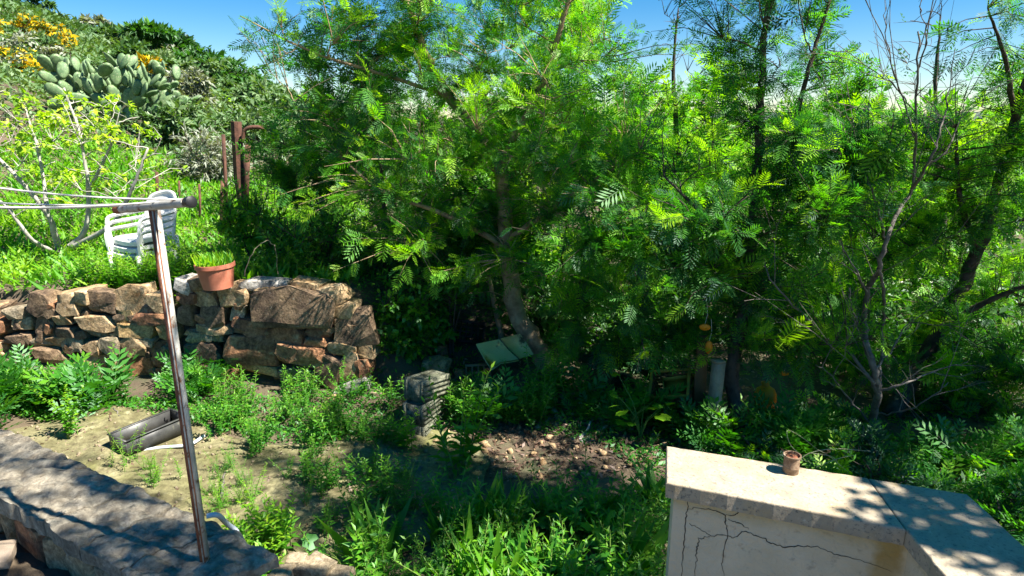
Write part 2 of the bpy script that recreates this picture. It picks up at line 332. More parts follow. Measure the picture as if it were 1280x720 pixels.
idx = np.arange(XX.size).reshape(XX.shape)
b = MB(); b.add(np.stack([XX, YY, ZZ], -1).reshape(-1, 3), np.stack([idx[:-1, :-1], idx[:-1, 1:], idx[1:, 1:], idx[1:, :-1]], -1).reshape(-1, 4))
tag(b.build('ground', M['soil'], smooth=True), kind='structure')

def sheet(name, outline, z, mat, step=0.05, jit=0.05, seed=0):
    """irregular sheet that follows the ground, its outline roughened"""
    pts = spline(np.vstack([outline, outline[:1]]), 140)[:-1]
    pts = pts + 0.0
    for i in range(len(pts)):
        a = mnoise.noise(Vector((pts[i][0] * 5, pts[i][1] * 5, seed))); pts[i] += np.array([a, -a]) * jit
    bm = bmesh.new(); vs = [bm.verts.new((p[0], p[1], 0)) for p in pts]; bm.faces.new(vs)
    bmesh.ops.triangulate(bm, faces=bm.faces[:])
    for _ in range(3): bmesh.ops.subdivide_edges(bm, edges=[e for e in bm.edges if e.calc_length() > 0.12], cuts=1, use_grid_fill=False); bmesh.ops.triangulate(bm, faces=bm.faces[:])
    for v in bm.verts:
        v.co.z = float(gzn(v.co.x, v.co.y)) + z + 0.006 * mnoise.noise(v.co * 6)
    me = bpy.data.meshes.new(name); bm.to_mesh(me); bm.free()
    for p in me.polygons: p.use_smooth = True
    return link(name, me, mat)
path_out = np.array([at_z(x, y, GARDEN)[:2] for x, y in ((-60, 560), (60, 528), (150, 512), (230, 528), (330, 556), (430, 548), (560, 540), (610, 575), (580, 640), (500, 700), (330, 720), (230, 700), (120, 640), (-40, 620))])
tag(sheet('garden_path', path_out, 0.018, M['path'], seed=3), kind='structure')
pat_out = np.array([[-3.4, 2.55], [-2.6, 2.2], [-1.7, 1.75], [-0.9, 1.35], [-0.6, 0.6], [-1.0, -0.8], [-3.4, -0.8]])
tag(sheet('patio_pavement', pat_out, 0.02, M['asphalt'], jit=0.01, seed=9), kind='structure')

# distant hill on the right-hand skyline
def ridge(name, Y0, prof, depth, mat):
    b = MB(); n = 60; xs = np.linspace(prof[0][0], prof[-1][0], n)
    hs = np.interp(xs, [p[0] for p in prof], [p[1] for p in prof])
    hs = hs + np.array([3.5 * mnoise.noise(Vector((x / 60, 3.3, 1))) + 1.6 * mnoise.noise(Vector((x / 15, 1.3, 5))) for x in xs])
    rows = []
    for k, (dy, f) in enumerate(((-depth, -0.15), (-depth * 0.5, 0.45), (0, 1.0), (depth * 0.6, 0.5), (depth, -0.1))):
        rows.append(np.stack([xs, np.full(n, Y0 + dy), hs * f + (f - 1) * 2], -1))
    V = np.array(rows); i = np.arange(V.shape[0] * n).reshape(V.shape[0], n)
    b.add(V.reshape(-1, 3), np.stack([i[:-1, :-1], i[:-1, 1:], i[1:, 1:], i[1:, :-1]], -1).reshape(-1, 4))
    return b.build(name, mat, smooth=True)
M['hill'] = surf('far_hill_scrub', (0.05, 0.075, 0.06), (0.11, 0.14, 0.10), 0.05, 0.95, 0.6, 0.5, bdist=2.0)
tag(ridge('far_hill', 420, [(-200, -5), (60, 0), (200, 5), (330, 3), (520, 4), (700, 0)], 120, M['hill']), kind='structure')

# ------------------------------------------------------------------ leaf shapes
def kite(w=0.16, fold=0.05, droop=-0.10):
    v = np.array([[0, 0, 0], [w, 0.42, fold], [0, 1, droop], [0, 0.5, 0.0], [-w, 0.42, fold]], float)
    return v, np.array([[0, 1, 2, 3], [0, 3, 2, 4]])
def frond(pairs=9, pl=0.34, pw=0.028, droop=0.18, seed=0):
    """feathery twice-divided leaf: narrow leaflets in pairs along a rib"""
    r = np.random.default_rng(seed); V = []; Q = []
    def add(q):
        n = len(V); V.extend(q); Q.append([n, n + 1, n + 2, n + 3])
    zc = lambda t: -droop * t * t
    add([[-.008, 0, 0], [.008, 0, 0], [.004, 1, zc(1)], [-.004, 1, zc(1)]])
    for i in range(pairs):
        t = 0.10 + 0.88 * i / (pairs - 1); L = pl * (0.55 + 0.9 * math.sin(math.pi * (0.18 + 0.72 * t))) / 1.4
        a = R(62 - 26 * t)
        for s in (-1, 1):
            aa = a + r.normal(0, .08); dx, dy = s * math.sin(aa), math.cos(aa); px_, py_ = -dy, dx
            dz = r.normal(0.02, .06) - 0.05; o = np.array([0, t, zc(t)]); d = np.array([dx, dy, dz]); w = np.array([px_, py_, 0]) * pw
            add([o, o + d * L * .5 + w, o + d * L, o + d * L * .5 - w])
    return np.array(V, float), np.array(Q)
def lobed():
    a = np.radians([-90, -50, -15, 15, 45, 70, 90, 110, 135, 165, 195, 230]); r_ = np.array([.12, .46, .52, .44, .55, .45, .6, .45, .55, .44, .52, .46])
    rim = np.stack([np.cos(a) * r_, .45 + np.sin(a) * r_, -.12 * r_], -1); c = np.array([[0, .45, .05]])
    V = np.concatenate([rim, c]); n = len(a); return V, np.array([[12, i, i + 1, (i + 2) % n] for i in range(0, n, 2)])
LEAF = {'fine': [frond(8, .44, .034, .15, 11), frond(7, .40, .034, .34, 12), frond(7, .46, .040, .05, 13)], 'frond': [frond(5, .46, .062, .15, 1), frond(6, .42, .055, .30, 2), frond(4, .48, .072, .05, 3)],
        'frond_lo': [frond(3, .48, .10, .15, 4), frond(3, .48, .11, .3, 5)], 'leaf1': [(np.array([[0, 0, 0], [.20, .45, .06], [0, 1, -.08], [-.20, .45, .06]]), np.array([[0, 1, 2, 3]]))],
        'kite': [kite()], 'wide': [kite(.30, .10, -.18)], 'lobed': [lobed()], 'narrow': [kite(.085, .03, -.12)], 'round': [kite(.46, .10, -.10)]}

def put_leaves(mb, kind, pos, d, up, size, tint):
    ts = LEAF[kind]; N = len(pos); which = rng.integers(0, len(ts), N); F = frames(d, up)
    for k, (tv, tq) in enumerate(ts):
        m = which == k
        if m.any(): mb.inst(tv, tq, pos[m], F[m], size[m], tint[m])

def rand_unit(n):
    v = rng.normal(size=(n, 3)); return v / np.linalg.norm(v, axis=1, keepdims=True)

# ------------------------------------------------------------------ trees and shrubs
def tree(name, label, cat, group, base, trunks, ells, n_br, n_tw, leaf='frond', size=(0.10, 0.15), per=(6, 9), twig_len=0.28,
         tint=(0.40, 0.16), young=0.08, lmat='acacia', bmat='bark', cl=12, sig=0.16, br_r=0.010, tw_r=0.0028, sides=5, upb=0.5, bare=0.0, flower=None, sag=0.1):
    base = np.asarray(base, float)
    root = empty(name, base); tag(root, label, cat, group)
    wood = MB(); nodes = []; nrad = []
    for pts, r0, r1 in trunks:
        n = max(8, int(len(pts) * 5)); P = spline(pts, n)
        P[1:-1] += rng.normal(0, r0 * 0.12, (n - 2, 3)); rr = np.linspace(r0, r1, n) * (1 + rng.normal(0, .05, n))
        wood.tubes(P - base, rr, 8, caps=True); nodes.append(P[n // 4:]); nrad.append(rr[n // 4:])
    nodes = np.concatenate(nodes); nrad = np.concatenate(nrad)
    ecs = np.array([e[0] for e in ells], float); ers = np.array([e[1] for e in ells], float)
    vol = np.array([(e[2] if len(e) > 2 else 1.0) for e in ells]) * np.prod(ers, axis=1) ** 0.8; vol /= vol.sum()
    def sample(n, shell=0.45):
        w = rng.choice(len(ells), n, p=vol); u = rand_unit(n) * (rng.random(n) ** shell)[:, None]
        return ecs[w] + u * ers[w], w
    def attach(p):
        d = np.linalg.norm(nodes - p, axis=1) + 0.9 * np.maximum(0, nodes[:, 2] - p[2] + 0.05); return int(np.argmin(d))
    tg, _ = sample(n_br, 0.5)
    order = np.argsort([np.min(np.linalg.norm(nodes - p, axis=1)) for p in tg])
    Ps, Rs = [], []
    for p in tg[order]:
        i = attach(p); a = nodes[i]; L = np.linalg.norm(p - a)
        if L < 0.05: continue
        c = a + (p - a) * 0.5 + np.array([0, 0, 1]) * L * sag + rng.normal(0, L * 0.06, 3)
        t = np.linspace(0, 1, 8)[:, None]; P = (1 - t) ** 2 * a + 2 * t * (1 - t) * c + t ** 2 * p; P[1:-1] += rng.normal(0, 0.012 * min(1, L), (6, 3))
        r0 = min(nrad[i] * 0.75, br_r * (0.5 + 0.6 * L)); rr = np.linspace(r0, max(tw_r, r0 * 0.3), 8)
        Ps.append(P); Rs.append(rr); nodes = np.vstack([nodes, P[2:]]); nrad = np.concatenate([nrad, rr[2:]])
    if Ps: wood.tubes(np.array(Ps) - base, np.array(Rs), sides)
    ncl = max(4, n_tw // cl); cc, cw = sample(ncl, 0.42); cb = np.clip(rng.normal(0, 1, ncl), -2, 2)
    w = rng.integers(0, ncl, n_tw); tp = cc[w] + rng.normal(0, 1, (n_tw, 3)) * ers[cw[w]] * sig
    TP = []; 
    for p in tp:
        i = attach(p); a = nodes[i]; L = np.linalg.norm(p - a) + 1e-6
        c = a + (p - a) * 0.5 + np.array([0, 0, 1]) * L * 0.12 + rng.normal(0, L * 0.05, 3)
        t = np.linspace(0, 1, 3)[:, None]; TP.append((1 - t) ** 2 * a + 2 * t * (1 - t) * c + t ** 2 * p)
    TP = np.array(TP); wood.tubes(TP - base, np.array([tw_r * 1.6, tw_r, tw_r * .4]), 3)
    wood.build('trunk', M[bmat], root, smooth=True)
    # leaves along the last stretch of each twig
    fol = MB(); flo = MB()
    keep = rng.random(n_tw) >= bare
    end = TP[:, 2]; tdir = end - TP[:, 1]; tl = np.linalg.norm(tdir, axis=1, keepdims=True) + 1e-6; tdir = tdir / tl
    isyoung = rng.random(n_tw) < young
    cnt = rng.integers(per[0], per[1] + 1, n_tw) * keep; I = np.repeat(np.arange(n_tw), cnt); n = len(I)
    u = rng.random(n); pos = end[I] - tdir[I] * (u * twig_len)[:, None]
    side = np.cross(tdir[I], rand_unit(n)); side /= np.linalg.norm(side, axis=1, keepdims=True) + 1e-6
    out_ = end[I] - ecs[cw[w[I]]]; out_ /= np.linalg.norm(out_, axis=1, keepdims=True) + 1e-6
    d = tdir[I] * (0.35 + 0.5 * (1 - u))[:, None] + side * 0.9 + out_ * 0.25 + np.array([0, 0, -0.12])
    d = np.where(isyoung[I][:, None], tdir[I] * 0.8 + side * 0.6 + np.array([0, 0, 0.5]), d)
    up = np.array([0, 0, 1.0]) * upb + rand_unit(n) * 0.55 + sun_dir * 0.35
    sz = rng.uniform(size[0], size[1], n) * np.where(u > .8, .8, 1.0) * np.where(rng.random(n_tw) < .08, 1.45, np.where(rng.random(n_tw) < .25, .75, 1.0))[I]
    tt = tint[0] + tint[1] * cb[w[I]] * 0.6 + rng.normal(0, tint[1] * 0.6, n); tt = np.where(isyoung[I], 0.9 + rng.normal(0, .07, n), tt)
    put_leaves(fol, leaf, pos - base, d, up, sz, np.clip(tt, 0, 1))
    fol.build('crown', M[lmat], root)
    if flower:
        m = rng.random(n) < flower
        put_leaves(flo, 'leaf1', pos[m] - base + rng.normal(0, .03, (m.sum(), 3)), rand_unit(m.sum()), rand_unit(m.sum()), sz[m] * 1.3, rng.random(m.sum()))
        flo.build('flowers', M['yellow'], root)
    return root

def G(x, y, dz=0.0):
    """ground point under a photo pixel (marched along the ray)"""
    r = ray(x, y); t = 0.6
    for _ in range(6000):
        p = CAM + r * t
        if p[2] <= gz(p[0], p[1]) + dz: return p
        t += 0.01
    return CAM + r * t
def onground(X, Y): return np.array([X, Y, float(gzn(X, Y))])
D = at_depth

# ------------------------------------------------------------------ stones
def stone_mesh(w, h, d, seed, rough=0.075, bev=0.03):
    r = random.Random(seed); bm = bmesh.new()
    for sx in (-1, 1):
        for sy in (-1, 1):
            for sz in (-1, 1):
                j = lambda a: a * (1 - r.random() ** 1.3 * 0.50)
                bm.verts.new((j(sx) * w / 2, j(sy) * d / 2, j(sz) * h / 2))
    for _ in range(9):
        a = r.uniform(0, 6.283); c = r.uniform(-.8, .8); q = math.sqrt(1 - c * c)
        bm.verts.new((math.cos(a) * q * w * .54, c * d * .52 if r.random() < .5 else -d * .5, math.sin(a) * q * h * .54))
    res = bmesh.ops.convex_hull(bm, input=bm.verts[:])
    junk = [v for v in bm.verts if not v.link_faces]
    if junk: bmesh.ops.delete(bm, geom=junk, context='VERTS')
    m = min(w, h, d)
    bmesh.ops.dissolve_limit(bm, angle_limit=R(9), verts=bm.verts[:], edges=bm.edges[:])
    bmesh.ops.bevel(bm, geom=bm.edges[:], offset=bev * m, segments=1, affect='EDGES', profile=0.6)
    bmesh.ops.triangulate(bm, faces=bm.faces[:])
    big = [e for e in bm.edges if e.calc_length() > m * 0.4]
    bmesh.ops.subdivide_edges(bm, edges=big, cuts=1); bmesh.ops.triangulate(bm, faces=bm.faces[:])
    off = Vector((r.uniform(0, 99), r.uniform(0, 99), r.uniform(0, 99)))
    for v in bm.verts:
        n = mnoise.noise_vector(v.co * (2.2 / m) + off); v.co += n * m * rough + mnoise.noise_vector(v.co * (6 / m) + off) * m * rough * .4
    me = bpy.data.meshes.new('stone'); bm.to_mesh(me); bm.free()
    me.polygons.foreach_set('use_smooth', np.ones(len(me.polygons), bool)); me.set_sharp_from_angle(angle=R(16))
    return me

# rubble retaining wall: each stone as seen (cx, cy, w, h in photo pixels, tone, tilt)
def wall_Y(x): return 4.35 + (460 - x) / 460 * 0.50
T_, D_, U_, O_, Y_, P_ = 'stone_tan', 'stone_dark', 'stone_rust', 'stone_ochre', 'stone_grey', 'stone_pale'
STONES = [(44, 382, 32, 30, D_, 8), (79, 381, 32, 30, T_, -4), (101, 373, 20, 20, T_, 0), (123, 380, 40, 28, D_, 3), (161, 377, 46, 34, T_, -5), (194, 378, 21, 27, T_, 0),
 (14, 394, 28, 15, Y_, 0), (-20, 392, 40, 24, D_, 0), (-55, 392, 34, 30, T_, 0), (25, 406, 25, 18, T_, 0), (-8, 410, 30, 18, U_, 0), (-45, 418, 40, 20, Y_, 0), (54, 410, 31, 22, D_, 0), (76, 402, 28, 14, T_, -12), (80, 417, 28, 14, D_, 0), (117, 406, 52, 20, T_, 3),
 (122, 420, 40, 10, Y_, 4), (156, 396, 21, 15, O_, -15), (186, 401, 44, 15, U_, 0), (168, 416, 54, 21, O_, 2), (204, 417, 22, 24, O_, 0), (50, 428, 26, 14, Y_, 0), (71, 428, 28, 15, T_, 6),
 (90, 432, 28, 18, Y_, 0), (114, 436, 24, 18, T_, 0), (136, 434, 28, 21, Y_, 0), (165, 435, 36, 23, T_, 0), (200, 444, 36, 37, U_, 0), (58, 446, 42, 18, D_, 0), (20, 428, 30, 18, D_, 0), (20, 450, 36, 20, Y_, 0), (-20, 440, 40, 26, T_, 0),
 (89, 456, 24, 21, T_, 0), (126, 452, 60, 16, T_, 0), (120, 468, 60, 22, D_, 0), (169, 463, 42, 33, U_, -4), (204, 472, 36, 20, U_, 0), (157, 449, 17, 8, O_, 10), (67, 468, 28, 28, D_, 0), (20, 476, 50, 26, D_, 0), (-30, 470, 44, 28, D_, 0),
 (164, 498, 18, 32, O_, 4), (186, 494, 26, 24, D_, 0), (140, 496, 30, 28, D_, 0), (105, 494, 40, 26, D_, 0), (215, 494, 32, 24, U_, 0),
 (227, 360, 23, 22, P_, 20), (230, 373, 28, 14, U_, 0), (247, 355, 30, 18, D_, 0), (255, 373, 30, 21, T_, 6), (289, 371, 42, 27, T_, -8), (231, 396, 22, 32, D_, 0), (260, 397, 38, 28, D_, 10), (267, 412, 44, 14, T_, 3),
 (246, 426, 30, 15, O_, -3), (293, 394, 20, 30, Y_, 12), (270, 422, 18, 11, T_, 0), (249, 443, 44, 30, D_, 0), (315, 413, 50, 24, U_, 14), (309, 441, 70, 37, U_, -3), (353, 424, 47, 35, U_, -6), (360, 386, 116, 48, D_, -3),
 (414, 370, 38, 26, T_, -10), (396, 417, 30, 14, U_, 0), (391, 429, 28, 11, U_, 0), (379, 448, 66, 28, U_, 4), (426, 438, 34, 20, T_, 8), (439, 412, 52, 44, D_, -8), (428, 391, 28, 22, T_, 0), (455, 441, 22, 18, T_, 0),
 (322, 464, 56, 11, O_, 3), (284, 465, 28, 18, U_, 0), (370, 472, 46, 24, Y_, 0), (409, 469, 34, 46, D_, 8), (434, 462, 22, 42, T_, 28), (250, 470, 36, 24, D_, 0), (236, 417, 13, 9, T_, 0),
 (300, 488, 60, 28, D_, 0), (345, 494, 44, 24, U_, 0), (255, 496, 50, 28, D_, 0), (390, 496, 44, 20, D_, 0), (380, 361, 40, 14, T_, 4), (330, 368, 30, 12, T_, 0), (452, 462, 20, 22, U_, 0), (335, 432, 12, 12, T_, 0), (372, 412, 16, 10, D_, 0)]
rw = empty('rubble_wall', (-2.4, 4.6, GARDEN)); tag(rw, 'dry stone retaining wall of brown and ochre rubble below the bank', 'stone wall')
rwo = np.array([-2.4, 4.6, GARDEN])
wall_rz = math.atan2(WD[1], WD[0])
for i, (x, y, w, h, tone, tilt) in enumerate(STONES):
    Yf = wall_Y(x) - random.uniform(0, 0.05) - (0.04 if w > 60 else 0) + (0.03 if w < 20 else 0)
    p = D(x, y, Yf); k = px(1, p); dpt = random.uniform(0.16, 0.26)
    me = stone_mesh(w * k * 1.14, h * k * 1.17, dpt, 100 + i)
    o = link('stone', me, M[tone], rw); p = p + np.array([WN[0], WN[1], 0]) * dpt * 0.5
    o.location = (p - rwo).tolist(); o.rotation_euler = (random.uniform(-.08, .08), R(tilt), wall_rz + random.uniform(-.12, .12))
# small packing stones and the earth core behind
for i in range(120):
    x = random.uniform(-40, 450); y = random.uniform(375, 500); p = D(x, y, wall_Y(x) + 0.05); k = px(1, p)
    me = stone_mesh(random.uniform(12, 24) * k, random.uniform(8, 16) * k, .12, 900 + i)
    o = link('stone', me, M[random.choice([D_, D_, U_, T_, Y_])], rw); o.location = (p - rwo).tolist(); o.rotation_euler = (0, R(random.uniform(-25, 25)), wall_rz)
b = MB(); n = 24
for row in (0,):
    xs = np.linspace(-4.9, -1.12, n); s = (xs - WA[0]) / WD[0]; fy = WA[1] + s * WD[1] + 0.13
    top = 0.12 + 0.10 * sstep(-3.6, -1.5, xs); top = top - 0.25 * sstep(-1.5, -1.12, xs)
    V = np.concatenate([np.stack([xs, fy, np.full(n, -0.5)], -1), np.stack([xs, fy, top], -1), np.stack([xs, fy + .3, top], -1), np.stack([xs, fy + .3, np.full(n, -0.5)], -1)]) - rwo
    Q = [[j * n + i, j * n + i + 1, (j + 1) * n + i + 1, (j + 1) * n + i] for j in range(3) for i in range(n - 1)]
    b.add(V, Q)
b.build('core', M['earth'], rw)

def loose_stone(x, y, w, h, tone, label, group=None, seed=0, name='loose_stone', p=None, tilt=0, dpt=None, cat='stone'):
    p = G(x, y + h / 2) if p is None else p; k = px(1, p); hh = h * k
    o = link(name, stone_mesh(w * k, hh, dpt or (w * k * .8), 3000 + seed), M[tone])
    o.location = (p + np.array([0, 0, hh * 0.42])).tolist(); o.rotation_euler = (0, R(tilt), random.uniform(-.4, .4)); tag(o, label, cat, group); return o
loose_stone(335, 353, 58, 16, P_, 'flat pale stone lying on the wall top beside the terracotta pot', seed=1, p=D(335, 361, 4.62), name='flat_stone', tilt=2, dpt=.2)
loose_stone(445, 480, 46, 16, P_, 'pale tilted slab leaning at the foot of the wall end', seed=2, tilt=-24, name='fallen_slab')
loose_stone(545, 455, 38, 28, T_, 'tan rough stone behind the grey block stack', seed=3)
loose_stone(552, 431, 18, 22, U_, 'small brown upright stone above the tan rough stone', seed=4, p=G(552, 447))
loose_stone(418, 498, 20, 12, T_, 'little tan stone below the fallen slab', seed=5)
loose_stone(470, 492, 24, 14, Y_, 'grey stone between the wall end and the blocks', seed=6)
loose_stone(733, 551, 20, 10, P_, 'white stone on the leaf litter under the trees', seed=7)
loose_stone(575, 466, 14, 12, U_, 'reddish stone next to the clay grille', seed=9)
for i, (x, y, w, h) in enumerate(((398, 706, 46, 26), (425, 716, 36, 20), (372, 700, 26, 18), (352, 716, 34, 18))):
    loose_stone(x, y, w, h, Y_, 'lump of grey broken concrete at the end of the kerb', 'broken concrete lumps', seed=20 + i, p=at_z(x, y + h / 2, -0.12 + 0.0 * i), name='concrete_lump')

# ------------------------------------------------------------------ low kerb wall with cracked concrete capping
kw = empty('kerb_wall', (KA[0], KA[1], 0)); tag(kw, 'low stone kerb wall capped with cracked grey concrete', 'kerb wall')
kw.rotation_euler = (0, 0, math.atan2(KD[1], KD[0]))
KL = 2.35; KW = 0.30
def kerb_top(u, v): return 0.20 + 0.008 * math.sin(2.2 * u + 1) + 0.008 * mnoise.noise(Vector((u * 5, v * 5, 2))) - 0.03 * max(0, u - 1.5)
cuts = [-0.75, -0.28, 0.06, 0.40, 0.63, 0.98, 1.22, 1.46, 1.75]
def cutx(k, v): return cuts[k] + 0.32 * (v) + 0.035 * mnoise.noise(Vector((k * 7.7, v * 9, 0)))
for k in range(len(cuts) - 1):
    gap = 0.004; nu, nv = 26, 30; g = MB(); Vt = []
    for j in range(nv):
        v = -KW / 2 + KW * j / (nv - 1)
        a = cutx(k, v) + gap; c = cutx(k + 1, v) - gap
        for i in range(nu):
            u = a + (c - a) * i / (nu - 1)
            vv = v + (0.03 * mnoise.noise(Vector((u * 3, 5 if j else 9, 0))) if j in (0, nv - 1) else 0) + (0.02 * mnoise.noise(Vector((u * 13, 3 + j, 0))) if j in (0, nv - 1) else 0)
            edge = min(i, nu - 1 - i, j, nv - 1 - j); z = kerb_top(u, v) + 0.005 * mnoise.noise(Vector((u * 14, v * 22, k))) + 0.006 * mnoise.noise(Vector((u * 45, v * 60, k))) - 0.012 * max(0, .18 - abs(mnoise.noise(Vector((u * 6 + 3, v * 9, 1))))) / .18
            z += (0.004 * math.sin(k * 5.1)) - (0.004 if edge == 0 else 0)
            Vt.append((u, vv, z))
    Vt = np.array(Vt); nT = len(Vt); low = Vt.copy(); low[:, 2] = Vt[:, 2] * 0 + 0.135
    idx = np.arange(nT).reshape(nv, nu); Q = np.stack([idx[:-1, :-1], idx[:-1, 1:], idx[1:, 1:], idx[1:, :-1]], -1).reshape(-1, 4).tolist()
    loop = list(idx[0, :]) + list(idx[1:, -1]) + list(idx[-1, :-1][::-1]) + list(idx[1:-1, 0][::-1])
    for q in range(len(loop)): a_, b_ = loop[q], loop[(q + 1) % len(loop)]; Q.append([a_, a_ + nT, b_ + nT, b_])
    g.add(np.concatenate([Vt, low]), Q); g.build('capping_slab', M['concrete'], kw, smooth=True, sharp=50)
for side in (-1, 1):
    u = -0.85
    i = 0
    while u < 1.5:
        w = random.uniform(.13, .24); o = link('stone', stone_mesh(w, 0.15 if side < 0 else .5, .14, 5000 + i + 50 * side), M[random.choice([T_, T_, Y_, U_])], kw)
        o.location = (u + w / 2, side * (KW / 2 - .085), 0.055 if side < 0 else -0.12); o.rotation_euler = (0, R(random.uniform(-6, 6)), R(random.uniform(-8, 8))); u += w * .93; i += 1
b = MB(); b.box((0.35, 0.0, -0.13), (2.5, KW - .2, .52)); b.build('core', M['earth'], kw)

# ------------------------------------------------------------------ rendered parapet with an L-shaped coping
CZ = 0.45
cBL, cFL = at_z(833, 557, CZ), at_z(833, 603, CZ); cBR = at_z(1209, 617, CZ); cFR = at_z(1133, 662, CZ)
dx_ = (cBR - cBL); wing = dx_ / np.linalg.norm(dx_); wrz = math.atan2(wing[1], wing[0]); wperp = np.array([-wing[1], wing[0], 0])
pp = empty('parapet', (cFL[0], cFL[1], CZ - 0.055), (0, 0, wrz)); tag(pp, 'cream rendered parapet wall with cracked face and lichen-stained coping', 'parapet')
Minv = np.array(Matrix.Rotation(-wrz, 3, 'Z')); porg = np.array([cFL[0], cFL[1], CZ - 0.055])
loc = lambda p: Minv @ (np.asarray(p, float) - porg)
lBL, lFL, lBR, lFR = loc(cBL), loc(cFL), loc(cBR), loc(cFR)
e2 = loc(at_z(1290, 690, CZ)); e1 = loc(at_z(1185, 724, CZ))
ext = lambda a, b_, k: b_ + (b_ - a) * k
def slab(poly, z0, z1, mat, name, parent, bev=0.006):
    P = [np.asarray(p[:2], float) for p in poly]; rings = [(P, z0)]
    for f, dz in ((0.0, 1.0), (0.12, 0.5), (0.45, 0.14), (1.0, 0.0)): rings.append((inset_poly(P, bev * f), z1 - bev * dz))
    bm = bmesh.new(); R_ = [[bm.verts.new((p[0], p[1], z)) for p in ring] for ring, z in rings]; n = len(P)
    bm.faces.new(R_[-1]); bm.faces.new(R_[0][::-1])
    for a, b_ in zip(R_[:-1], R_[1:]):
        for i in range(n): bm.faces.new((a[i], a[(i + 1) % n], b_[(i + 1) % n], b_[i]))
    me = bpy.data.meshes.new(name); bm.to_mesh(me); bm.free(); return link(name, me, mat, parent)
def inset_poly(pts, d):
    n = len(pts); out_ = []
    for i in range(n):
        a, b_, c = pts[i - 1][:2], pts[i][:2], pts[(i + 1) % n][:2]
        u = (b_ - a) / np.linalg.norm(b_ - a); w = (c - b_) / np.linalg.norm(c - b_)
        n1 = np.array([-u[1], u[0]]); n2 = np.array([-w[1], w[0]]); m = (n1 + n2) / (1 + np.dot(n1, n2)); out_.append(b_ + m * d)
    return out_
def rough_line(a, b_, n, amp, seed):
    t = np.linspace(0, 1, n)[:, None]; P = np.asarray(a)[None, :2] * (1 - t) + np.asarray(b_)[None, :2] * t
    for i in range(1, n - 1): P[i] += np.array([mnoise.noise(Vector((i * .9, seed, 0))), mnoise.noise(Vector((i * .9, seed, 7)))]) * amp
    return P
jB = lBL + (lBR - lBL) * 0.70; g_ = np.array([0.0012, 0, 0])
poly1 = np.vstack([rough_line(lFL, lFR - g_, 26, .005, 1), rough_line(jB - g_, lBL, 26, .005, 2)])
slab(poly1, 0, 0.055, M['cap'], 'coping_slab', pp)
far1, far2 = ext(lFR, e1, 1.6), ext(lBR, e2, 1.6)
poly2 = np.vstack([rough_line(lFR + g_, far1, 24, .006, 3), rough_line(far2, lBR, 8, .004, 4), rough_line(lBR, jB + g_, 6, .003, 6)[1:]])
slab(poly2, 0.001, 0.054, M['cap'], 'coping_slab', pp)
# body: set back under the coping
ins = 0.028
body_poly = inset_poly([lFL, lFR, far1, far2, lBR, lBL], ins)
slab(body_poly, -0.90, -0.002, M['plaster'], 'wall_body', pp, 0.008)
# cracks in the render, drawn as thin dark fissures on the face (photo pixels)
fA, fB = body_poly[0], body_poly[1]; fd = (fB - fA) / np.linalg.norm(fB - fA); fn = np.array([fd[1], -fd[0]])
def face_pt(x, y):
    r = Minv @ ray(x, y); o = Minv @ (CAM - porg); t = np.dot(np.array([*fA, 0]) - o, np.array([*fn, 0])) / np.dot(r, np.array([*fn, 0])); return o + r * t
zoom8 = lambda x, y: (820 + x * .3594, 520 + y * .3594)
CR = [[(105, 275), (112, 310), (103, 360), (100, 410), (98, 460), (92, 520), (88, 580)], [(110, 322), (140, 318), (180, 325), (215, 330), (240, 345), (246, 385), (248, 420), (236, 470), (230, 520), (240, 580)],
 [(240, 345), (270, 345), (300, 325), (325, 318)], [(250, 362), (290, 370), (320, 392)], [(115, 375), (150, 390), (190, 418), (240, 412), (270, 425), (300, 400), (345, 412), (400, 440), (440, 455), (500, 452), (560, 455), (620, 480), (690, 495), (740, 510), (815, 540)],
 [(190, 418), (150, 425), (143, 460), (140, 500), (133, 560)]]
for c in CR:
    g = MB(); P = []
    c = np.array(c, float); t = np.linspace(0, len(c) - 1, len(c) * 5)
    xs = np.interp(t, range(len(c)), c[:, 0]) + rng.normal(0, 1.8, len(t)); ys = np.interp(t, range(len(c)), c[:, 1]) + rng.normal(0, 1.8, len(t))
    P = np.array([face_pt(*zoom8(x, y)) for x, y in zip(xs, ys)]); P[:, :2] += fn * 0.0012
    wd = (0.0011 + 0.0010 * rng.random(len(P))) * np.concatenate([np.linspace(.4, 1, len(P) // 2), np.linspace(1, .35, len(P) - len(P) // 2)])
    T = np.gradient(P, axis=0); T /= np.linalg.norm(T, axis=1, keepdims=True); Nn = np.cross(T, np.array([*fn, 0])); V = np.concatenate([P + Nn * wd[:, None], P - Nn * wd[:, None]]); k = len(P)
    g.add(V, [[i, i + 1, i + 1 + k, i + k] for i in range(k - 1)]); g.build('crack', M['crack'], pp)

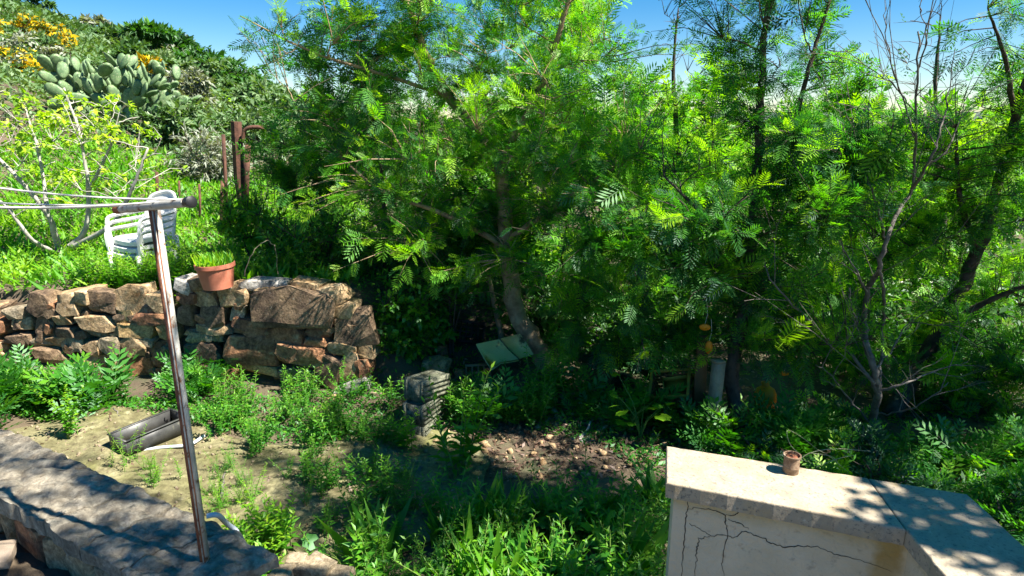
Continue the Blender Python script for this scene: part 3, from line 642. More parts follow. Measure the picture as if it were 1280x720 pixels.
# little can with dry twigs on the coping
cp = at_z(988, 590, CZ); k = px(1, cp)
can = empty('tin_can', cp); tag(can, 'small rusty tin can of soil standing on the coping', 'can')
g = MB(); rr, hh = 9.5 * k, 24 * k
prof = [(rr * .97, 0), (rr, .03 * hh), (rr, .32 * hh), (rr * 1.03, .34 * hh), (rr, .36 * hh), (rr, .92 * hh), (rr * 1.12, .95 * hh), (rr * 1.12, hh), (rr * .95, hh), (rr * .93, .85 * hh)]
def lathe(g, prof, seg=20, c=(0, 0, 0), close=False, sq=None):
    a = np.arange(seg) / seg * 2 * math.pi; V = []
    for r_, z in prof:
        x, y = r_ * np.cos(a), r_ * np.sin(a)
        V.append(np.stack([x + c[0], y + c[1], np.full(seg, z + c[2])], -1))
    V = np.array(V); i = np.arange(len(prof) * seg).reshape(len(prof), seg); Q = np.stack([i[:-1], np.roll(i[:-1], -1, 1), np.roll(i[1:], -1, 1), i[1:]], -1).reshape(-1, 4)
    T = []
    if close:
        for j in range(1, seg - 1): T.append([i[-1, 0], i[-1, j], i[-1, j + 1]]); T.append([i[0, 0], i[0, j + 1], i[0, j]])
    g.add(V.reshape(-1, 3), Q, T)
lathe(g, prof); g.build('can_body', M['can'], can, smooth=True, sharp=40)
g = MB(); lathe(g, [(rr * .95, .80 * hh), (rr * .5, .93 * hh), (.001, .97 * hh)], 14, close=False); g.build('soil', M['rust'], can, smooth=True)
g = MB(); n = 26; put_leaves(g, 'kite', np.c_[rng.normal(0, rr * .5, (n, 2)), np.full(n, hh * .95)], rand_unit(n) * [1, 1, .4] + [0, 0, .5], rand_unit(n), rng.uniform(.01, .022, n), rng.random(n) * .4); g.build('dead_leaves', M['dry'], can)
tw = empty('dry_twig', cp + np.array([0.02, 0.02, 0])); tag(tw, 'pale dry branching twig resting behind the tin can', 'twig')
g = MB(); org = cp + np.array([0.02, 0.02, 0]); tp = lambda x, y, dy=0.0: D(x, y, cp[1] + 0.05 + dy) - org
for pts, r0 in (([(995, 578), (1013, 566), (1045, 561), (1088, 564)], .0028), ([(1000, 568), (988, 556), (984, 538), (1000, 545), (1022, 562)], .0022), ([(1013, 566), (1040, 571), (1050, 583)], .002), ([(1020, 584), (1045, 574), (1068, 569)], .002), ([(998, 574), (1010, 577), (1022, 583)], .002), ([(1022, 562), (1036, 570), (1060, 590)], .0018)):
    P = spline([tp(x, y, .02 * i) for i, (x, y) in enumerate(pts)], 14); g.tubes(P, np.linspace(r0, r0 * .5, 14) * .6, 5)
g.build('stem', M['twig_green'], tw, smooth=True)

# ------------------------------------------------------------------ clothes line post
bot = at_z(255, 694, 0.205); topz = at_depth(190, 254, bot[1])[2]
cl = empty('clothes_line', bot); tag(cl, 'rusty steel clothes line post with crossbar and pale cords', 'clothes line')
H = topz - bot[2]; g = MB(); a = 0.021
poly = [(-a / 2, -a / 2), (a / 2, -a / 2), (a / 2, a / 2), (-a / 2, a / 2)]
Mr = rotz(R(-12)); g.box((0, 0, H / 2 - .06), (a, a * .9, H + .12), Mr); po = g.build('post', M['rust'], cl)
g = MB(); g.box(Mr @ np.array([a / 2 + .0015, 0, 0]) + [0, 0, H / 2 - .05], (.003, a * .92, H + .09), Mr); g.build('galvanised_strip', M['metal'], po)
g = MB(); g.box(Mr @ np.array([.004, -a * .45 - .0012, 0]) + [0, 0, H / 2 - .05], (.004, .0024, H + .06), Mr); g.build('galvanised_strip', M['metal'], po)
L0, L1 = D(146, 262, bot[1] + .10) - bot, D(232, 255, bot[1] - .10) - bot; L1[2] += .004
g = MB(); g.tubes(np.linspace(L0, L1, 6), np.full(6, .0125), 12, caps=True); cb_ = g.build('crossbar', M['metal'], cl, smooth=True, sharp=50)
ax = (L1 - L0) / np.linalg.norm(L1 - L0)
g = MB(); g.tubes(np.array([L0 - ax * .002, L0 + ax * .03]), np.full(2, .0135), 12, caps=True); g.build('rusty_end', M['rust'], cb_, smooth=True, sharp=50)
g = MB(); g.tubes(np.array([L1 - ax * .012, L1 + ax * .004, L1 + ax * .01, L1 + ax * .03, L1 + ax * .034]), np.array([.010, .011, .015, .0165, .010]), 12, caps=True); g.build('end_plug', M['black'], cb_, smooth=True, sharp=50)
for (x, y, s, Yo) in ((-260, 184, .93, -.05), (-260, 224, .35, .02), (-260, 240, .12, .06), (-260, 236, .65, -.02)):
    A = L0 + (L1 - L0) * s + [0, 0, .010]; B_ = D(x, y, 1.66 + Yo) - bot; t = np.linspace(0, 1, 16)[:, None]
    P = A * (1 - t) + B_ * t; P[:, 2] -= .035 * (t * (1 - t) * 4)[:, 0] * (0.6 + s * .4)
    g = MB(); g.tubes(P, np.full(16, .0026), 6); g.build('cord', M['cord'], cl, smooth=True)

# hoses and the tray on the ground
def hose(pts, r, name, label, mat='hose'):
    P = spline(pts, 50); g = MB(); o0 = P[0].copy(); g.tubes(P - o0, np.full(50, r), 9, caps=True)
    o = g.build(name, M[mat], smooth=True, sharp=60); o.location = o0.tolist(); tag(o, label, 'hose'); return o
hz = lambda x, y, z: at_z(x, y, z)
hose([hz(258, 645, .21), hz(272, 644, .20), hz(284, 655, .10), hz(296, 665, .06), hz(298, 685, .04), hz(292, 705, .05), hz(284, 728, .05)], .0095, 'hose', 'pale grey hose looping past the foot of the clothes line post')
hose([G(120, 582, .03), G(150, 574, .03), G(170, 567, .03), G(196, 560, .03), G(235, 556, .03), G(255, 545, .03)], .010, 'hose', 'grey hose lying on the path in front of the metal tray')
tr0 = G(182, 566, .02); k = px(1, tr0)
tray = empty('metal_tray', G(190, 553, .02) + [0, 0, .012], (0, 0, R(60))); tag(tray, 'open grey sheet metal planter tray lying on the path', 'tray')
g = MB(); W_, L_, Hh = .17, .38, .105; th = .004
g.box((0, 0, th / 2), (L_, W_, th)); g.build('tray_base', M['tin'], tray)
for nm, c, s in (('side_panel', (0, -W_ / 2, Hh / 2), (L_, th, Hh)), ('side_panel', (0, W_ / 2, Hh / 2), (L_, th, Hh)), ('end_panel', (-L_ / 2 - .0022, 0, Hh / 2), (th, W_ + th, Hh)), ('end_panel', (L_ / 2 + .0022, 0, Hh / 2), (th, W_ + th, Hh))):
    g = MB(); g.box(c, s); g.build(nm, M['tin'], tray)
g = MB(); z = Hh + .003
for c, s in (((0, -W_ / 2 - .004, z), (L_ + .012, .014, .006)), ((0, W_ / 2 + .004, z), (L_ + .012, .014, .006)), ((-L_ / 2 - .004, 0, z + .0005), (.014, W_ + .016, .006)), ((L_ / 2 + .004, 0, z + .0005), (.014, W_ + .016, .006))): g.box(c, s)
g.build('rolled_rim', M['tin'], tray)
for (x0, y0, x1, y1, r, lb) in ((276, 622, 281, 592, .008, 'short brown stick lying on the path near the clothes post'), (150, 520, 142, 510, .006, 'small grey stick by the metal tray')):
    A = at_z(x0, y0, GARDEN + .045); B_ = at_z(x1, y1, GARDEN + .05); g = MB(); P = np.linspace(A, B_, 7); P[1:-1] += rng.normal(0, .004, (5, 3)); g.tubes(P - A, np.linspace(r, r * .7, 7), 6, caps=True)
    o = g.build('stick', M['bark_grey'], smooth=True); o.location = A.tolist(); tag(o, lb, 'stick')
bp = at_z(8, 690, 0.06); g = bmesh.new()
o = link('brick', stone_mesh(.16, .045, .075, 7001, .02, .04), M['brick_pale']); o.location = (bp + [-.02, 0, -.015]).tolist(); o.rotation_euler = (0, 0, R(118)); tag(o, 'faded brick lying on the asphalt before the kerb', 'brick')

# terracotta pot on the wall top
pt = D(273, 359, 4.47); k = px(1, pt)
pot = empty('plant_pot', pt); tag(pot, 'terracotta coloured plant pot standing on the rubble wall', 'plant pot'); pot.rotation_euler = (0, R(-2), 0)
rt, rb, hh = 23.5 * k, 17.5 * k, 31 * k
g = MB(); lathe(g, [(.001, 0), (rb, 0), (rb + (rt - rb) * .7, hh * .80), (rt * .955, hh * .82), (rt * 1.0, hh * .84), (rt, hh), (rt * .93, hh), (rb * .98, hh * .2)], 28); pb = g.build('pot_body', M['terracotta'], pot, smooth=True, sharp=35)
g = MB(); lathe(g, [(rt * .93, hh * .82), (rt * .4, hh * .90), (.001, hh * .92)], 20); g.build('soil', M['earth'], pot, smooth=True)
g = MB(); n = 260; ang = rng.random(n) * 6.283; q = np.sqrt(rng.random(n)) * rt * .9
put_leaves(g, 'narrow', np.c_[np.cos(ang) * q, np.sin(ang) * q, np.full(n, hh * .85)], np.c_[rng.normal(0, .35, (n, 2)), np.ones(n)], rand_unit(n), rng.uniform(.04, .13, n), rng.uniform(.4, 1, n)); g.build('grass_tuft', M['bright'], pot)

# stacked white plastic garden chairs
def chair(loc_, rz, label):
    c = empty('plastic_chair', loc_, (0, 0, rz)); tag(c, label, 'chair', 'stacked white chairs'); S = .74; m = M['white_plastic']
    g = MB(); nx, ny = 9, 9; Vt = []
    for j in range(ny):
        for i in range(nx):
            x = (i / (nx - 1) - .5) * .46; y = (j / (ny - 1) - .5) * .44; fr = max(0, (-y - .13) / .09); z = .40 + .02 * (x / .23) ** 2 - .03 * min(1, fr) ** 2 - .02 * (y + .22) / .44
            Vt.append((x, y, z))
    Vt = np.array(Vt); n = len(Vt); i = np.arange(n).reshape(ny, nx); Q = np.stack([i[:-1, :-1], i[:-1, 1:], i[1:, 1:], i[1:, :-1]], -1).reshape(-1, 4)
    loop = list(i[0, :]) + list(i[1:, -1]) + list(i[-1, :-1][::-1]) + list(i[1:-1, 0][::-1]); lowv = Vt - [0, 0, .045]
    Q = Q.tolist() + [[loop[q], loop[q] + n, loop[(q + 1) % len(loop)] + n, loop[(q + 1) % len(loop)]] for q in range(len(loop))]
    g.add(np.concatenate([Vt, lowv]) * S, Q); g.build('seat', m, c, smooth=True, sharp=45)
    for sx in (-1, 1):
        for sy, yy, top in ((-1, -.23, .62), (1, .22, .40)):
            g = MB(); P = np.array([(sx * .25, yy * 1.12, 0), (sx * .235, yy * 1.03, .2), (sx * .235, yy, .39)]) * S; g.tubes(P, np.array([.020, .026, .030]) * S, 4, caps=True); g.build('leg', m, c)
        g = MB(); P = spline(np.array([(sx * .25, -.22, .39), (sx * .265, -.22, .58), (sx * .265, -.16, .635), (sx * .262, .05, .645), (sx * .235, .24, .66)]), 16) * S; g.tubes(P, np.full(16, .021) * S, 4, caps=True); g.build('armrest', m, c, smooth=True, sharp=60)
    # back: curved frame, top rail and slats
    bk = lambda x, z: np.array([x, .22 + .22 * (z - .40) - .0 + .10 * (-(x / .25) ** 2) + .06, z]) * S
    g = MB(); P = spline([bk(-.23, .40), bk(-.235, .65), bk(-.20, .80), bk(-.10, .85), bk(0, .862), bk(.10, .85), bk(.20, .80), bk(.235, .65), bk(.23, .40)], 36); g.tubes(P, np.full(36, .022) * S, 6, caps=True); fr = g.build('back_frame', m, c, smooth=True)
    g = MB(); nx = 11; Vt = []
    for z, w in ((.73, .22), (.78, .21), (.835, .16), (.852, .10)):
        for i in range(nx): Vt.append(bk((i / (nx - 1) - .5) * 2 * w, z))
    Vt = np.array(Vt); i = np.arange(len(Vt)).reshape(4, nx); n = len(Vt)
    Q = np.stack([i[:-1, :-1], i[:-1, 1:], i[1:, 1:], i[1:, :-1]], -1).reshape(-1, 4); g.add(Vt, Q); g.add(Vt + [0, .012, 0], Q[:, ::-1]); g.build('top_rail', m, c, smooth=True)
    for k_ in range(5):
        z = .45 + k_ * .058; g = MB(); P = np.array([bk(x, z) for x in np.linspace(-.225, .225, 9)]); V = np.concatenate([P + [0, -.006, .019 * S], P + [0, -.006, -.019 * S], P + [0, .006, -.019 * S], P + [0, .006, .019 * S]]); m9 = 9
        Q = [[a * m9 + i, a * m9 + i + 1, ((a + 1) % 4) * m9 + i + 1, ((a + 1) % 4) * m9 + i] for a in range(4) for i in range(m9 - 1)]; g.add(V, Q); g.build('slat', m, c)
    return c
cb0 = D(184, 345, 5.28); cz = float(gz(cb0[0], cb0[1])) - .03
for i, lb in enumerate(('lowest white plastic armchair of the stack on the bank', 'middle white plastic armchair of the stack on the bank', 'topmost white plastic armchair of the stack on the bank')):
    chair((cb0[0] + .006 * i, cb0[1] + .01 * i, cz + .055 * i), R(-24), lb)

# ------------------------------------------------------------------ fence remains on the bank
fp = np.array(D(301, 268, 7.0)); fp[2] = float(gz(fp[0], fp[1])) - .05
fe = empty('fence_post', fp); tag(fe, 'thick rusty brown fence post with a bent bracket on the bank', 'post')
ft = D(295, 152, 7.0) - fp
g = MB(); g.tubes(np.array([[0.06, 0, 0], [0.03, 0, ft[2] * .5], [ft[0], 0, ft[2]]]), np.array([.062, .060, .056]), 9, caps=True); g.build('post', M['rust_dark'], fe, smooth=True, sharp=40)
q = lambda x, y: D(x, y, 6.95) - fp
g = MB(); g.tubes(spline([q(303, 178), q(306, 163), q(316, 159), q(330, 160)], 12), np.full(12, .022), 6, caps=True); g.build('bracket', M['rust_dark'], fe, smooth=True)
g = MB(); g.tubes(np.array([q(310, 180), q(307, 262)]), np.full(2, .03), 6, caps=True); g.build('brace', M['rust_dark'], fe)
for i, (x, y0, y1, Y, r, tx, lb) in enumerate(((281, 262, 168, 7.2, .02, -2, 'thin rusty stake close beside the thick fence post'), (272, 280, 226, 6.6, .018, 6, 'short leaning brown stake below the thick fence post'), (248, 270, 230, 7.0, .012, 1, 'thin dark stake between the fig tree and the fence post'), (194, 246, 215, 7.6, .018, 2, 'short dark stake behind the white chairs'), (222, 250, 226, 7.6, .012, 2, 'thin short stake in the grass behind the chairs'))):
    A = D(x, y0, Y); A[2] = min(A[2], float(gz(A[0], A[1]))) - .03; B_ = D(x + tx, y1, Y); g = MB(); g.tubes(np.array([A - A, (B_ - A) * .5 + [.006, 0, 0], B_ - A]), np.full(3, r), 6, caps=True)
    o = g.build('fence_stake', M['rust_dark']); o.location = A.tolist(); tag(o, lb, 'stake')
A = D(258, 262, 7.1); wf = empty('wire_fence', A); tag(wf, 'sagging dark wire mesh beside the thick fence post', 'fence')
for i in range(9):
    g = MB(); P = np.array([D(x, 172 + i * 11 + 5 * math.sin((x - 310) / 14), 7.05) for x in np.linspace(308, 352, 8)]) - A; g.tubes(P, np.full(8, .004), 3); g.build('wire', M['black'], wf)
for i in range(6):
    g = MB(); P = np.array([D(310 + i * 8 + 1.5 * math.sin(y / 12), y, 7.06) for y in np.linspace(170, 262, 8)]) - A; g.tubes(P, np.full(8, .004), 3); g.build('wire', M['black'], wf)

# ------------------------------------------------------------------ acacias (feathery leaves)
tA = G(684, 462); A0 = lambda x, y, Y: D(x, y, Y)
tree('acacia_tree', 'large feathery acacia leaning over the broken board, tallest crown in the middle', 'tree', 'feathery acacia trees', tA,
     [([tA, A0(662, 420, 4.7), A0(640, 370, 4.75), A0(632, 300, 4.8), A0(628, 215, 4.85), A0(600, 170, 4.9), A0(560, 120, 4.9), A0(535, 70, 4.8), A0(500, -20, 4.7)], .085, .018),
      ([A0(628, 225, 4.85), A0(634, 190, 4.8), A0(665, 130, 4.7), A0(690, 70, 4.6), A0(720, -30, 4.5)], .036, .014),
      ([A0(634, 300, 4.8), A0(700, 255, 4.5), A0(760, 215, 4.3), A0(800, 190, 4.2)], .024, .008),
      ([A0(634, 310, 4.8), A0(560, 270, 4.6), A0(480, 240, 4.6), A0(430, 200, 4.6)], .024, .008),
      ([A0(560, 120, 4.9), A0(470, 90, 4.8), A0(390, 65, 4.7), A0(300, 20, 4.6)], .016, .004)],
     [(A0(560, 90, 4.9), (1.15, .9, .85)), (A0(690, 110, 4.8), (.75, .8, .8)), (A0(640, 250, 4.7), (.95, .7, .55)), (A0(500, 230, 4.7), (.75, .6, .55)), (A0(430, 90, 4.7), (.65, .6, .55), .7), (A0(760, 240, 4.6), (.55, .6, .6)), (A0(600, -130, 4.7), (1.2, .9, .7), .8), (A0(350, 40, 4.6), (.45, .4, .3), .25), (A0(650, 320, 4.35), (.7, .35, .30)), (A0(740, 370, 4.3), (.4, .35, .28))],
     120, 1620, 'fine', (.07, .125), (6, 9), .32, (.46, .30), .12, 'acacia', 'bark', cl=8, sig=.22)
tB = G(925, 545)
tree('acacia_tree', 'upright feathery acacia with bluish fronds growing behind the parapet', 'tree', 'feathery acacia trees', tB,
     [([tB, A0(915, 470, 3.75), A0(930, 380, 3.8), A0(945, 250, 3.85), A0(950, 130, 3.9), A0(958, 20, 3.9), A0(962, -120, 3.9)], .05, .012),
      ([A0(948, 260, 3.85), A0(985, 180, 3.8), A0(1010, 90, 3.7), A0(1040, -10, 3.7)], .022, .007), ([A0(940, 330, 3.8), A0(880, 270, 3.7), A0(830, 220, 3.7)], .018, .006)],
     [(A0(960, 90, 3.9), (.42, .5, .65)), (A0(950, 240, 3.8), (.65, .55, .50)), (A0(850, 290, 3.8), (.60, .5, .45)), (A0(780, 330, 3.9), (.45, .45, .33)), (A0(960, 380, 3.8), (.65, .5, .38)), (A0(1030, 200, 3.8), (.40, .45, .45)), (A0(830, 410, 3.8), (.45, .35, .22)), (A0(970, -100, 3.9), (.6, .7, .5), .9), (A0(725, 425, 4.0), (.30, .3, .18)), (A0(1000, 430, 3.6), (.32, .3, .22))],
     80, 1250, 'fine', (.07, .125), (6, 9), .30, (.36, .28), .10, 'acacia', 'bark_dark', cl=8, sig=.22)
tC = G(1112, 520)
tree('acacia_tree', 'acacia with a thick dark leaning trunk behind the dead shrub', 'tree', 'feathery acacia trees', tC,
     [([tC, A0(1150, 455, 4.2), A0(1185, 390, 4.2), A0(1222, 310, 4.2), A0(1245, 240, 4.2), A0(1270, 150, 4.1), A0(1300, 40, 4.0)], .058, .02),
      ([A0(1190, 400, 4.2), A0(1250, 370, 4.0), A0(1330, 340, 3.8)], .024, .01), ([A0(1222, 310, 4.2), A0(1200, 250, 4.1), A0(1195, 160, 4.0)], .024, .008), ([A0(1270, 150, 4.1), A0(1255, 70, 3.9), A0(1235, 10, 3.7)], .018, .005)],
     [(A0(1230, 240, 4.2), (.55, .5, .45)), (A0(1290, 330, 4.1), (.6, .5, .5)), (A0(1200, 420, 4.2), (.5, .4, .40)), (A0(1310, 100, 4.1), (.35, .6, .8)), (A0(1130, 300, 4.3), (.45, .4, .45)), (A0(1260, 480, 4.0), (.5, .4, .35)), (A0(1080, 420, 4.4), (.5, .4, .35)), (A0(1420, 0, 3.6), (.8, .7, 1.0), .5), (A0(1240, 500, 3.8), (.5, .35, .25)), (A0(1130, 470, 4.0), (.40, .3, .25)), (A0(1150, 180, 4.3), (.4, .4, .3))],
     75, 1050, 'fine', (.065, .12), (6, 9), .28, (.46, .30), .12, 'acacia', 'bark_dark', cl=8, sig=.22)
# tall acacia beside the camera: out of the frame, it shades the kerb and coping
dB = onground(4.2, .5)
tree('acacia_tree', 'tall acacia beyond the parapet throwing dappled shade on the kerb', 'tree', 'feathery acacia trees', dB,
     [([dB, (4.0, .6, 1.2), (3.5, .8, 2.6), (2.6, .9, 4.0), (1.9, .9, 5.2)], .09, .02), ([(3.6, .75, 2.3), (3.0, 1.3, 3.2), (2.6, 1.6, 4.0)], .04, .01)],
     [((1.9, .85, 4.6), (1.3, .9, .75), .42), ((2.8, 1.8, 3.7), (1.0, .7, .7), 1.5), ((3.4, 1.0, 3.2), (.5, .5, .45), .7), ((1.6, 2.2, 4.2), (1.2, .6, .6), .5)], 55, 500, 'frond_lo', (.10, .16), (5, 8), .32, (.40, .16), .08, 'acacia', 'bark_dark')
eB = onground(5.2, 2.2)  # out-of-frame acacia, put in to shade the low bushes and dead shrub
tree('acacia_tree', 'unseen acacia added beyond the coping corner to shade the low bushes', 'tree', 'feathery acacia trees', eB, [([eB, (5.1, 2.3, 1.2), (4.7, 2.4, 2.4), (4.2, 2.5, 3.6)], .06, .015)],
     [((4.2, 2.5, 3.1), (.9, .9, .9)), ((4.6, 3.1, 2.5), (.7, .6, .8))], 40, 330, 'frond_lo', (.10, .15), (6, 9), .3, (.4, .2), .08, 'acacia', 'bark_dark')
# young acacias that close the thicket
YA = 'young acacias in the thicket'
def young_acacia(x, Y, parts, label, n, tint):
    c = D(x, 300, Y); b0 = np.array([c[0], Y, float(gz(c[0], Y)) - .03]); top = D(parts[0][0], parts[0][1], Y)
    mid = b0 * .5 + top * .5 + [.06, 0, 0]; tr = [([b0, b0 * .75 + top * .25 + [.04, .02, 0], mid, top], .026, .006)]
    for q in parts[1:]: e = D(q[0], q[1], Y); tr.append(([mid * .7 + b0 * .3, (mid + e) / 2 + [0, 0, .08], e], .014, .004))
    el = [(D(q[0], q[1], Y), (q[2] * Y / FPX, q[2] * Y / FPX * .8, q[3] * Y / FPX)) for q in parts]
    tree('young_acacia', label, 'tree', YA, b0, tr, el, 45, n, 'frond', (.06, .11), (6, 8), .30, (tint[0], .30), .12, 'acacia', 'bark_dark', cl=8, sig=.24)
young_acacia(800, 5.4, [(790, 150, 70, 70), (820, 260, 80, 60), (770, 350, 60, 45)], 'young acacia filling the gap between the two largest acacias', 450, (.55, .25))
young_acacia(480, 5.5, [(450, 60, 90, 60), (420, 160, 80, 60), (500, 280, 80, 50)], 'young acacia between the fence post and the leaning acacia', 480, (.5, .25))
young_acacia(1070, 5.3, [(1060, 130, 60, 70), (1090, 250, 85, 60), (1060, 360, 70, 45)], 'young acacia behind the dead grey shrub', 520, (.6, .25))
young_acacia(1210, 5.5, [(1200, 210, 60, 40), (1200, 310, 90, 55), (1180, 400, 80, 45)], 'young acacia low behind the leaning dark trunk', 420, (.6, .25))
young_acacia(700, 5.9, [(710, 40, 80, 70), (690, 180, 90, 70)], 'tall young acacia behind the largest crown', 480, (.55, .25))
young_acacia(890, 5.8, [(890, 130, 60, 50), (900, 230, 80, 60)], 'young acacia behind the upright bluish acacia', 380, (.6, .25))
# slender second stem behind the leaning trunk
t2 = G(632, 440)
tree('acacia_sapling', 'slender brown sapling just behind the leaning acacia trunk', 'tree', None, t2, [([t2, A0(622, 400, 5.0), A0(612, 350, 5.0), A0(605, 290, 5.1)], .03, .012)],
     [(A0(590, 280, 5.1), (.5, .4, .4)), (A0(560, 320, 4.9), (.45, .4, .28))], 16, 260, 'frond', (.09, .15), (6, 8), .25, (.36, .15), .12, 'acacia', 'bark')

# dead grey shrub with bare twigs, right
tD = G(1088, 556)
Dd = lambda x, y, o=0.0: D(x, y, tD[1] + o)
dead = empty('dead_shrub', tD); tag(dead, 'bare dead grey shrub with forking twigs before the acacias', 'shrub'); g = MB()
segs = [([(1088, 552), (1092, 520), (1097, 490), (1092, 460), (1082, 425), (1080, 400), (1084, 365), (1098, 335), (1108, 300), (1125, 262), (1140, 235), (1144, 170), (1146, 90), (1149, 40)], .026, .004),
 ([(1097, 492), (1085, 470), (1060, 440), (1035, 425), (1010, 400), (985, 375), (960, 345), (955, 320)], .012, .003), ([(1082, 425), (1072, 400), (1065, 385), (1062, 360)], .008, .003), ([(1092, 462), (1112, 440), (1130, 410), (1145, 395)], .008, .002),
 ([(1097, 490), (1130, 480), (1165, 465), (1210, 452)], .009, .002), ([(1095, 517), (1130, 515), (1165, 495), (1185, 478)], .007, .002), ([(1108, 300), (1100, 270), (1090, 240), (1078, 205), (1065, 150)], .008, .002), ([(1125, 262), (1112, 235), (1105, 200), (1118, 150)], .006, .002),
 ([(1140, 235), (1160, 205), (1175, 165), (1185, 120), (1192, 60)], .009, .002), ([(1144, 170), (1128, 120), (1112, 70), (1108, 20)], .006, .0015), ([(1146, 90), (1158, 50), (1150, 10)], .005, .0015), ([(1160, 205), (1182, 190), (1200, 150), (1208, 110)], .006, .0015), ([(1098, 335), (1105, 360), (1104, 400), (1102, 450), (1099, 490)], .010, .008), ([(1084, 365), (1070, 340), (1050, 300), (1042, 270), (1035, 230)], .006, .002), ([(1144, 140), (1120, 110), (1080, 80), (1045, 55)], .004, .0015), ([(1088, 530), (1062, 500), (1040, 470), (1020, 455)], .008, .002)]
ends = []
for pts, r0, r1 in segs:
    P = spline([Dd(x, y, .12 * math.sin(i * 1.3 + pts[0][0])) for i, (x, y) in enumerate(pts)], len(pts) * 4) - tD; P[1:] += rng.normal(0, .004, (len(P) - 1, 3)); g.tubes(P, np.linspace(r0, r1, len(P)), 6)
    for j in range(4, len(P) - 1, 3):
        if r0 < .02 or j > 12:
            d = P[j] - P[j - 2]; d /= np.linalg.norm(d); s = rand_unit(1)[0] * .9 + d + [0, 0, .35]; L = rng.uniform(.12, .38); t = np.linspace(0, 1, 6)[:, None]
            Q = P[j] + s * L * t + rng.normal(0, .012, (6, 3)) * t; g.tubes(Q, np.linspace(.003, .0011, 6), 4)
            for _ in range(2): k_ = rng.integers(2, 5); Q2 = Q[k_] + (s + rand_unit(1)[0] * .8) * L * .5 * t; g.tubes(Q2, np.linspace(.0018, .0008, 6), 3)
g.build('branches', M['bark_grey'], dead, smooth=True)

# bare twiggy tree tops against the sky, further back
def bare_tree(x, ybase, Y, label, spread, top, n):
    b0 = D(x, ybase, Y); b0[2] = float(gz(b0[0], b0[1])); tops = D(x + 6, top, Y)
    tree('bare_tree', label, 'tree', None, b0, [([b0, b0 * .6 + tops * .4 + [.05, 0, 0], D(x, top + 90, Y), tops], .04, .006)], [(D(x, top + 80, Y), (spread, spread, .9)), (D(x + 10, top + 150, Y), (spread * 1.2, spread, .7))], n, n * 3, 'frond_lo', (.06, .10), (1, 3), .2, (.3, .15), .1, 'acacia', 'bark_dark', br_r=.009, tw_r=.0025, bare=.6)
bare_tree(842, 400, 6.0, 'thin bare-topped tree showing against the sky between the acacias', .45, 10, 60)
bare_tree(1170, 400, 6.2, 'thin twiggy tree showing against the sky behind the dead shrub', .6, 20, 60)

# ------------------------------------------------------------------ understorey and background shrubs
def shrub(x, y, Y, rx, rz_, label, group=None, n=500, leaf='kite', size=(.035, .06), per=(8, 12), tint=(.45, .2), lmat='dark', name='evergreen_shrub', young=.06, ry=None, bmat='bark_dark', flower=None, zc=None, bare=0.0):
    c = D(x, y, Y); k = px(1, c); rx_, rzz = rx * k, rz_ * k; b0 = np.array([c[0], Y, float(gz(c[0], Y)) - .03])
    tops = c + [0, 0, rzz * .2]
    tr = [([b0, b0 * .5 + c * .5 + rng.normal(0, .05, 3), c], max(.012, rx_ * .03), .008)]
    for a in range(3): e = c + rand_unit(1)[0] * [rx_ * .6, rx_ * .5, rzz * .6]; tr.append(([b0 + rng.normal(0, .02, 3) * [1, 1, 0], b0 * .6 + e * .4 + [0, 0, .05], e], max(.008, rx_ * .02), .005))
    lo = max(rzz, .05)
    return tree(name, label, 'shrub', group, b0, tr, [(c, (rx_, ry or rx_ * .8, rzz)), (c - [0, 0, rzz * .5], (rx_ * 1.05, ry or rx_ * .8, rzz * .6))], max(14, n // 18), n, leaf, size, per, .22, tint, young, lmat, bmat, cl=10, sig=.2, flower=flower, bare=bare)
U = 'dark evergreen shrubs under the acacias'
lbU = 'dark evergreen shrub filling the shade behind the acacia trunks'
for (x, y, Y, rx, rz_) in ((520, 385, 5.6, 90, 60), (590, 330, 6.2, 90, 80), (720, 370, 5.9, 90, 70), (800, 420, 5.4, 80, 50), (880, 330, 6.2, 100, 80), (1010, 430, 5.6, 90, 60), (1140, 400, 6.0, 90, 70), (1240, 430, 5.6, 90, 80)):
    shrub(x, y, Y, rx, rz_, lbU, U, 160, 'leaf1', (.065, .10), (9, 13), (.5, .25), 'dark')
for i, x in enumerate(range(480, 1320, 105)):
    shrub(x, 405 + 18 * math.sin(i * 2.1), 5.3 + .5 * math.sin(i * 1.7) + (.4 if x < 640 else 0), 95, 60, lbU, U, 300, 'leaf1', (.05, .085), (8, 11), (.5, .25), 'dark')
for i, x in enumerate(range(560, 1300, 240)):
    shrub(x, 300 + 20 * math.sin(i * 2.6), 6.9 + .3 * math.sin(i * 1.7), 115, 75, lbU, U, 330, 'leaf1', (.06, .10), (8, 11), (.6, .25), 'dark')
for (x, y, Y, rx, rz_) in ((555, 392, 5.3, 60, 45), (700, 405, 5.3, 55, 45), (765, 425, 4.9, 50, 40), (1200, 430, 5.0, 80, 60), (1030, 470, 4.9, 60, 40)):
    shrub(x, y, Y, rx, rz_, lbU, U, 260, 'leaf1', (.045, .08), (9, 13), (.5, .25), 'dark')
for (x, y, Y, rx, rz_, lb) in ((1215, 520, 4.0, 75, 45, 'feathery low bush under the leaning dark trunk'), (1275, 565, 3.5, 70, 40, 'feathery low bush past the far corner of the coping'), (1150, 535, 3.9, 55, 30, 'feathery low bush right of the dead shrub'), (1038, 520, 3.8, 55, 32, 'feathery low bush between the orange jug and dead shrub'), (940, 560, 3.3, 60, 22, 'low feathery bush just behind the coping'), (1100, 585, 3.0, 80, 20, 'spreading feathery bush behind the coping joint'), (1290, 640, 2.6, 75, 30, 'feathery bush in the bottom corner beyond the coping')):
    shrub(x, y, Y, rx, rz_, lb, None, 100, 'frond', (.065, .105), (6, 8), (.35, .25), 'acacia', 'feathery_bush', .06)
